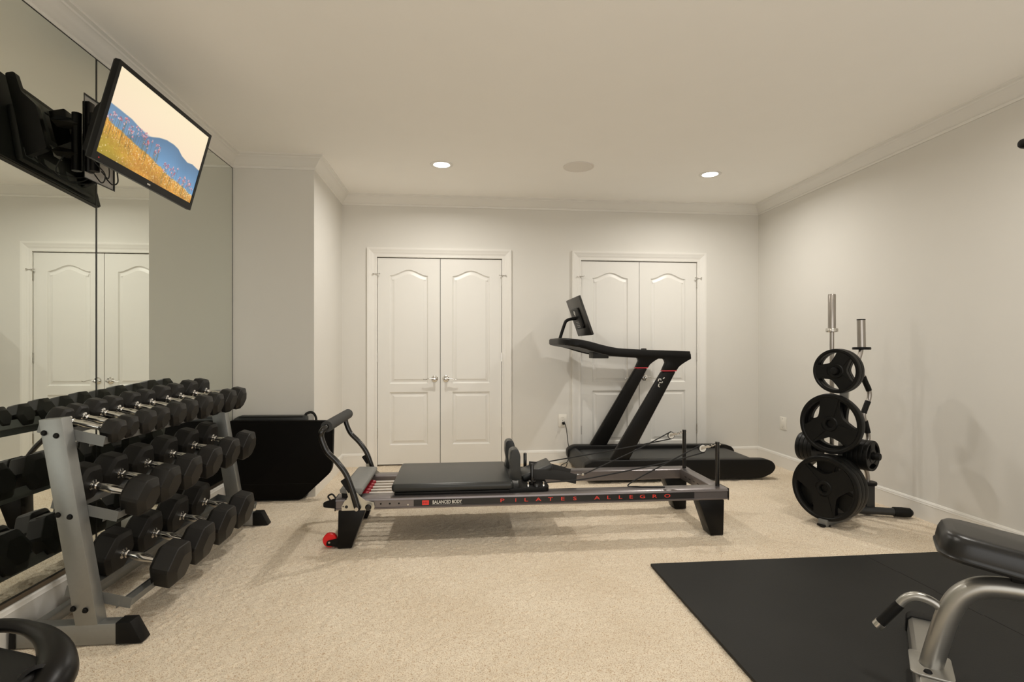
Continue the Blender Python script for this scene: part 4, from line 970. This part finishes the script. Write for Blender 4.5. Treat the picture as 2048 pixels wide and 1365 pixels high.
for q in range(5):
    grip_plate(W(0.03, 0.170-q*0.029, 0.456), SX_, 0.200, 0.025, R(30), 'small black grip plate, %s on the side peg facing the bench' % sl[q], 'small plates on the side peg facing the bench')
for q in range(4):
    grip_plate(W(0.03, -0.265+q*0.029, 0.456), -SX_, 0.200, 0.025, R(30), 'small black grip plate, %s on the side peg facing the treadmill' % ['outermost', 'second', 'third', 'innermost'][q], 'small plates on the side peg facing the treadmill')
def build_bars():
    x, y = 2.648, 3.632
    root = thing('olympic_bar', (x, y, 0.05), label='straight steel barbell standing upright behind the plate tree', cat='barbell')
    MB().tube([(x, y, 0.03), (x, y, 0.25)], 0.025, 20).build('sleeve', 'bar_steel', root)
    MB().tube([(x, y, 0.25), (x, y, 1.272)], 0.0145, 16).build('shaft', 'bar_steel', root)
    MB().lathe([(0.0145, 1.268), (0.036, 1.270), (0.040, 1.275), (0.040, 1.292), (0.037, 1.297), (0.025, 1.298)], (x, y, 0), (0, 0, 1), 28).build('collar', 'nickel', root)
    MB().lathe([(0.025, 1.296), (0.0252, 1.30), (0.0252, 1.533), (0.023, 1.540), (0.0, 1.541)], (x, y, 0), (0, 0, 1), 28).build('sleeve', 'bar_steel', root)
    bx, by = 2.843, 3.535
    root = thing('curl_bar', (bx, by, 0.05), label='bent steel curl bar with black grips standing in the tree nearest the right wall', cat='barbell')
    P = [(bx-0.000, by, 0.20), (bx, by, 0.26), (bx-0.012, by, 0.31), (bx-0.035, by, 0.36), (bx-0.02, by, 0.46), (bx+0.005, by, 0.53), (bx-0.012, by, 0.62), (bx-0.030, by, 0.69), (bx-0.012, by, 0.75), (bx+0.012, by, 0.81), (bx+0.010, by, 0.86), (bx-0.022, by, 0.93), (bx-0.05, by, 1.00), (bx-0.075, by, 1.05), (bx-0.06, by, 1.10), (bx-0.045, by, 1.155)]
    pts = bez(P, 5)
    MB().tube(pts, 0.0145, 14).build('shaft', 'bar_steel', root)
    for z0, z1 in ((0.56, 0.66), (0.70, 0.79), (0.86, 0.96)):
        q = [p for p in pts if z0 <= p.z <= z1]; MB().tube(q, 0.0185, 14).build('grip', 'black_plastic', root)
    MB().lathe([(0.0145, 0.206), (0.055, 0.206), (0.057, 0.212), (0.057, 0.222), (0.054, 0.227), (0.0145, 0.228)], (bx, by, 0), (0, 0, 1), 28).build('collar', 'black_plastic', root)
    MB().lathe([(0.0, 0.05), (0.0255, 0.05), (0.0255, 0.206), (0, 0.206)], (bx, by, 0), (0, 0, 1), 20).build('sleeve', 'bar_steel', root)
    tx = bx-0.045
    MB().lathe([(0.0145, 1.146), (0.055, 1.146), (0.057, 1.150), (0.057, 1.158), (0.054, 1.163), (0.0145, 1.164)], (tx, by, 0), (0, 0, 1), 28).build('collar', 'black_plastic', root)
    MB().tube([(tx, by, 1.163), (tx-0.004, by, 1.352)], 0.0262, 24).build('sleeve', 'bar_steel', root)
    MB().tube([(tx-0.004, by, 1.352), (tx-0.004, by, 1.358)], 0.0268, 24).build('sleeve_cap', 'black_plastic', root)
build_bars()

# ------------------------------------------------------------------ rubber mats
MZ = 0.013
def rubber_mat(x0, x1, y0, y1, label, jl=None, jr=None):
    def edge(x, j):
        if not j: return [(x, y0), (x, y1)]
        pts = []; k = 0; y = y0; s = 1
        while y < y1-0.02:
            pts += [(x+s*0.003, y), (x+s*0.003, min(y+0.23, y1))]; y += 0.23; s = -s
        return pts
    L = edge(x0, jl); Rr = edge(x1, jr)
    poly = Rr + L[::-1]
    return tag(MB().prism(poly, 0.0005, MZ, 'z', 0.0).build('rubber_mat', 'mat_rubber', smooth=0), label, 'floor mat', 'black rubber floor mats')
rubber_mat(1.018, 2.2355, 0.970, 2.804, 'black rubber floor mat whose corner points at the pilates reformer', None, True)
rubber_mat(2.2385, 3.126, 0.970, 2.806, 'black rubber floor mat beside the right wall under the bench', True, None)

# ------------------------------------------------------------------ weight bench
def build_bench():
    B0 = (1.598, 1.70, MZ); rz = math.atan2(-0.63, 0.77)
    root = thing('weight_bench', B0, (0, 0, rz), 'silver framed weight bench with black vinyl pad and carry handle on the rubber mat', 'bench')
    def bld(mb, n, m, p=None, smooth=35): return mb.build(n, m, p or root, world=False, smooth=smooth)
    Z0 = -MZ
    foot = bld(MB().prism([(-0.050, 0.002), (0.050, 0.002), (0.046, 0.050), (0.034, 0.062), (-0.034, 0.062), (-0.046, 0.050)], -0.40, 0.40, 'y', 0.002), 'front_foot', 'frame_silver')
    for s in (-1, 1):
        a, b = sorted((s*0.385, s*0.440)); bld(MB().prism([(-0.055, 0.0), (0.055, 0.0), (0.052, 0.054), (0.037, 0.068), (-0.037, 0.068), (-0.052, 0.054)], a, b, 'y', 0.004), 'rubber_cap', 'black_plastic', foot)
    bld(MB().prism(rounded([(-0.060, -0.085), (0.060, -0.085), (0.060, 0.085), (-0.060, 0.085)], 0.02), 0.0625, 0.070, 'z', 0.002), 'weld_plate', 'frame_silver', foot)
    for y in (-0.062, 0.062): bld(MB().lathe([(0.0, 0.007), (0.010, 0.006), (0.013, 0.0), (0, 0)], (-0.012, y, 0.070), (0, 0, 1), 12), 'bolt', 'black_plastic', foot)
    path = [(0.0, 0, 0.066), (0.012, 0, 0.12), (0.030, 0, 0.195), (0.047, 0, 0.255), (0.072, 0, 0.312), (0.108, 0, 0.350), (0.155, 0, 0.370), (0.25, 0, 0.378), (0.45, 0, 0.375), (0.75, 0, 0.36), (1.0, 0, 0.30), (1.13, 0, 0.20), (1.18, 0, 0.06)]
    bld(MB().tube(bez(path, 6), 0.034, 20, sx=0.98, sy=1.0), 'main_tube', 'frame_silver')
    bld(MB().tube(bez([(0.035, 0, 0.262), (0.0, 0, 0.286), (-0.040, 0, 0.292), (-0.070, 0, 0.276), (-0.095, 0, 0.240), (-0.110, 0, 0.217)], 6), 0.0145, 14), 'handle', 'frame_silver')
    bld(MB().tube([(-0.086, 0, 0.253), (-0.142, 0, 0.172)], 0.0172, 16), 'handle_grip', 'black_plastic')
    bld(MB().tube([(-0.141, 0, 0.1735), (-0.152, 0, 0.158)], 0.0185, 16), 'handle_end', 'nickel')
    rf = bld(MB().prism([(1.13, 0.002), (1.23, 0.002), (1.22, 0.055), (1.14, 0.055)], -0.28, 0.28, 'y', 0.004), 'rear_foot', 'frame_silver')
    for s in (-1, 1):
        a, b = sorted((s*0.275, s*0.315)); bld(MB().prism([(1.125, 0.0), (1.235, 0.0), (1.225, 0.06), (1.135, 0.06)], a, b, 'y', 0.004), 'rubber_cap', 'black_plastic', rf)
    # seat pad: rounded outline, domed edge, slopes down away from its free end
    M = Matrix.Translation((0.022, 0, 0.560)) @ Matrix.Rotation(math.atan(0.151), 4, 'Y')
    def pad(M, L, w, name):
        out = rounded([(0.0, -w*0.80), (0.0, w*0.80), (0.035, w), (L, w), (L, -w), (0.035, -w)][::-1], [0.05, 0.03, 0.03, 0.05, 0.06, 0.06], 5)
        out = rounded([(0.0, -w), (L, -w), (L, w), (0.0, w)], [0.085, 0.03, 0.03, 0.085], 8)
        mb = MB(); mb.m = M; prev = None
        for ins, z in ((0.012, -0.084), (0.0, -0.082), (-0.002, -0.074), (0.003, -0.068), (0.002, -0.060), (0.004, -0.030), (0.010, -0.012), (0.020, -0.004), (0.036, 0.0)):
            r = mb._x([(p[0], p[1], z) for p in offset_poly(out, ins)])
            if prev:
                for j in range(len(r)): mb.bm.faces.new((prev[j], prev[(j+1) % len(r)], r[(j+1) % len(r)], r[j]))
            else: mb.bm.faces.new(r[::-1])
            prev = r
        mb.bm.faces.new(prev)
        return bld(mb, name, 'bench_vinyl', smooth=50)
    pad(M, 0.44, 0.135, 'seat_pad')
    pad(Matrix.Translation((0.48, 0, 0.49)), 0.80, 0.135, 'back_pad')
    bld(MB().box((0.20, -0.028, 0.405), (0.40, 0.028, 0.455), 0.004), 'seat_bracket', 'black_plastic')
    bld(MB().box((0.24, -0.10, 0.445), (0.36, 0.10, 0.463), 0.003), 'pad_support', 'black_plastic')
    bld(MB().box((0.50, -0.03, 0.39), (1.0, 0.03, 0.408), 0.003), 'back_support', 'black_plastic')
build_bench()

# ------------------------------------------------------------------ machine corner at lower left, bar end at the right
def build_corner_machine():
    root = thing('black_machine', (-1.02, 1.25, 0), label='black machine with a curved loop handle in the lower left corner, before the dumbbell rack', cat='exercise machine')
    P = [(-1.34, 1.24, 0.472), (-1.22, 1.38, 0.486), (-1.09, 1.425, 0.490), (-0.98, 1.395, 0.479), (-0.90, 1.325, 0.456), (-0.868, 1.24, 0.43), (-0.90, 1.14, 0.39), (-1.00, 1.07, 0.38), (-1.14, 1.06, 0.41), (-1.28, 1.12, 0.455)]
    pts = bez(P+[P[0]], 7); rad = []
    for p in pts: rad.append(0.019 + 0.026*max(0, 1-abs((p-Vector((-0.89, 1.27, 0.45))).length)/0.20))
    MB().tube(pts, rad, 16, False, sx=0.8, sy=1.0).build('loop_handle', 'black_satin', root)
    MB().lathe([(0.042, 0.0), (0.042, 0.016), (0.034, 0.018), (0.030, -0.05), (0, -0.05)], (-0.895, 1.25, 0.437), (0.80, -0.45, 0.40), 24).build('cup_ring', 'black_satin', root)
    MB().prism(rounded([(-1.32, 1.12), (-0.92, 1.10), (-0.880, 1.24), (-0.93, 1.325), (-1.08, 1.385), (-1.25, 1.36)], 0.03), 0.06, 0.470, 'z', 0.015, 3).build('housing', 'black_plastic', root)
    MB().box((-1.30, 1.06, 0.0), (-0.86, 1.40, 0.06), 0.015, 3).build('base', 'black_plastic', root)
build_corner_machine()
def build_bar_end():
    root = thing('wall_bar', (XR, 2.02, 1.98), label='black rounded bar end entering at the upper right edge', cat='bar')
    MB().tube([(2.300, 2.02, 1.998), (2.303, 2.02, 1.998), (2.31, 2.02, 1.998), (3.135, 2.02, 1.998)], [0.010, 0.017, 0.020, 0.020], 18).build('bar', 'black_satin', root)
    MB().lathe([(0.0, 0.0), (0.06, 0.0), (0.06, 0.008), (0.028, 0.012), (0.022, 0.03)], (XR-0.0005, 2.02, 1.998), (-1, 0, 0), 24).build('wall_flange', 'black_satin', root)
build_bar_end()
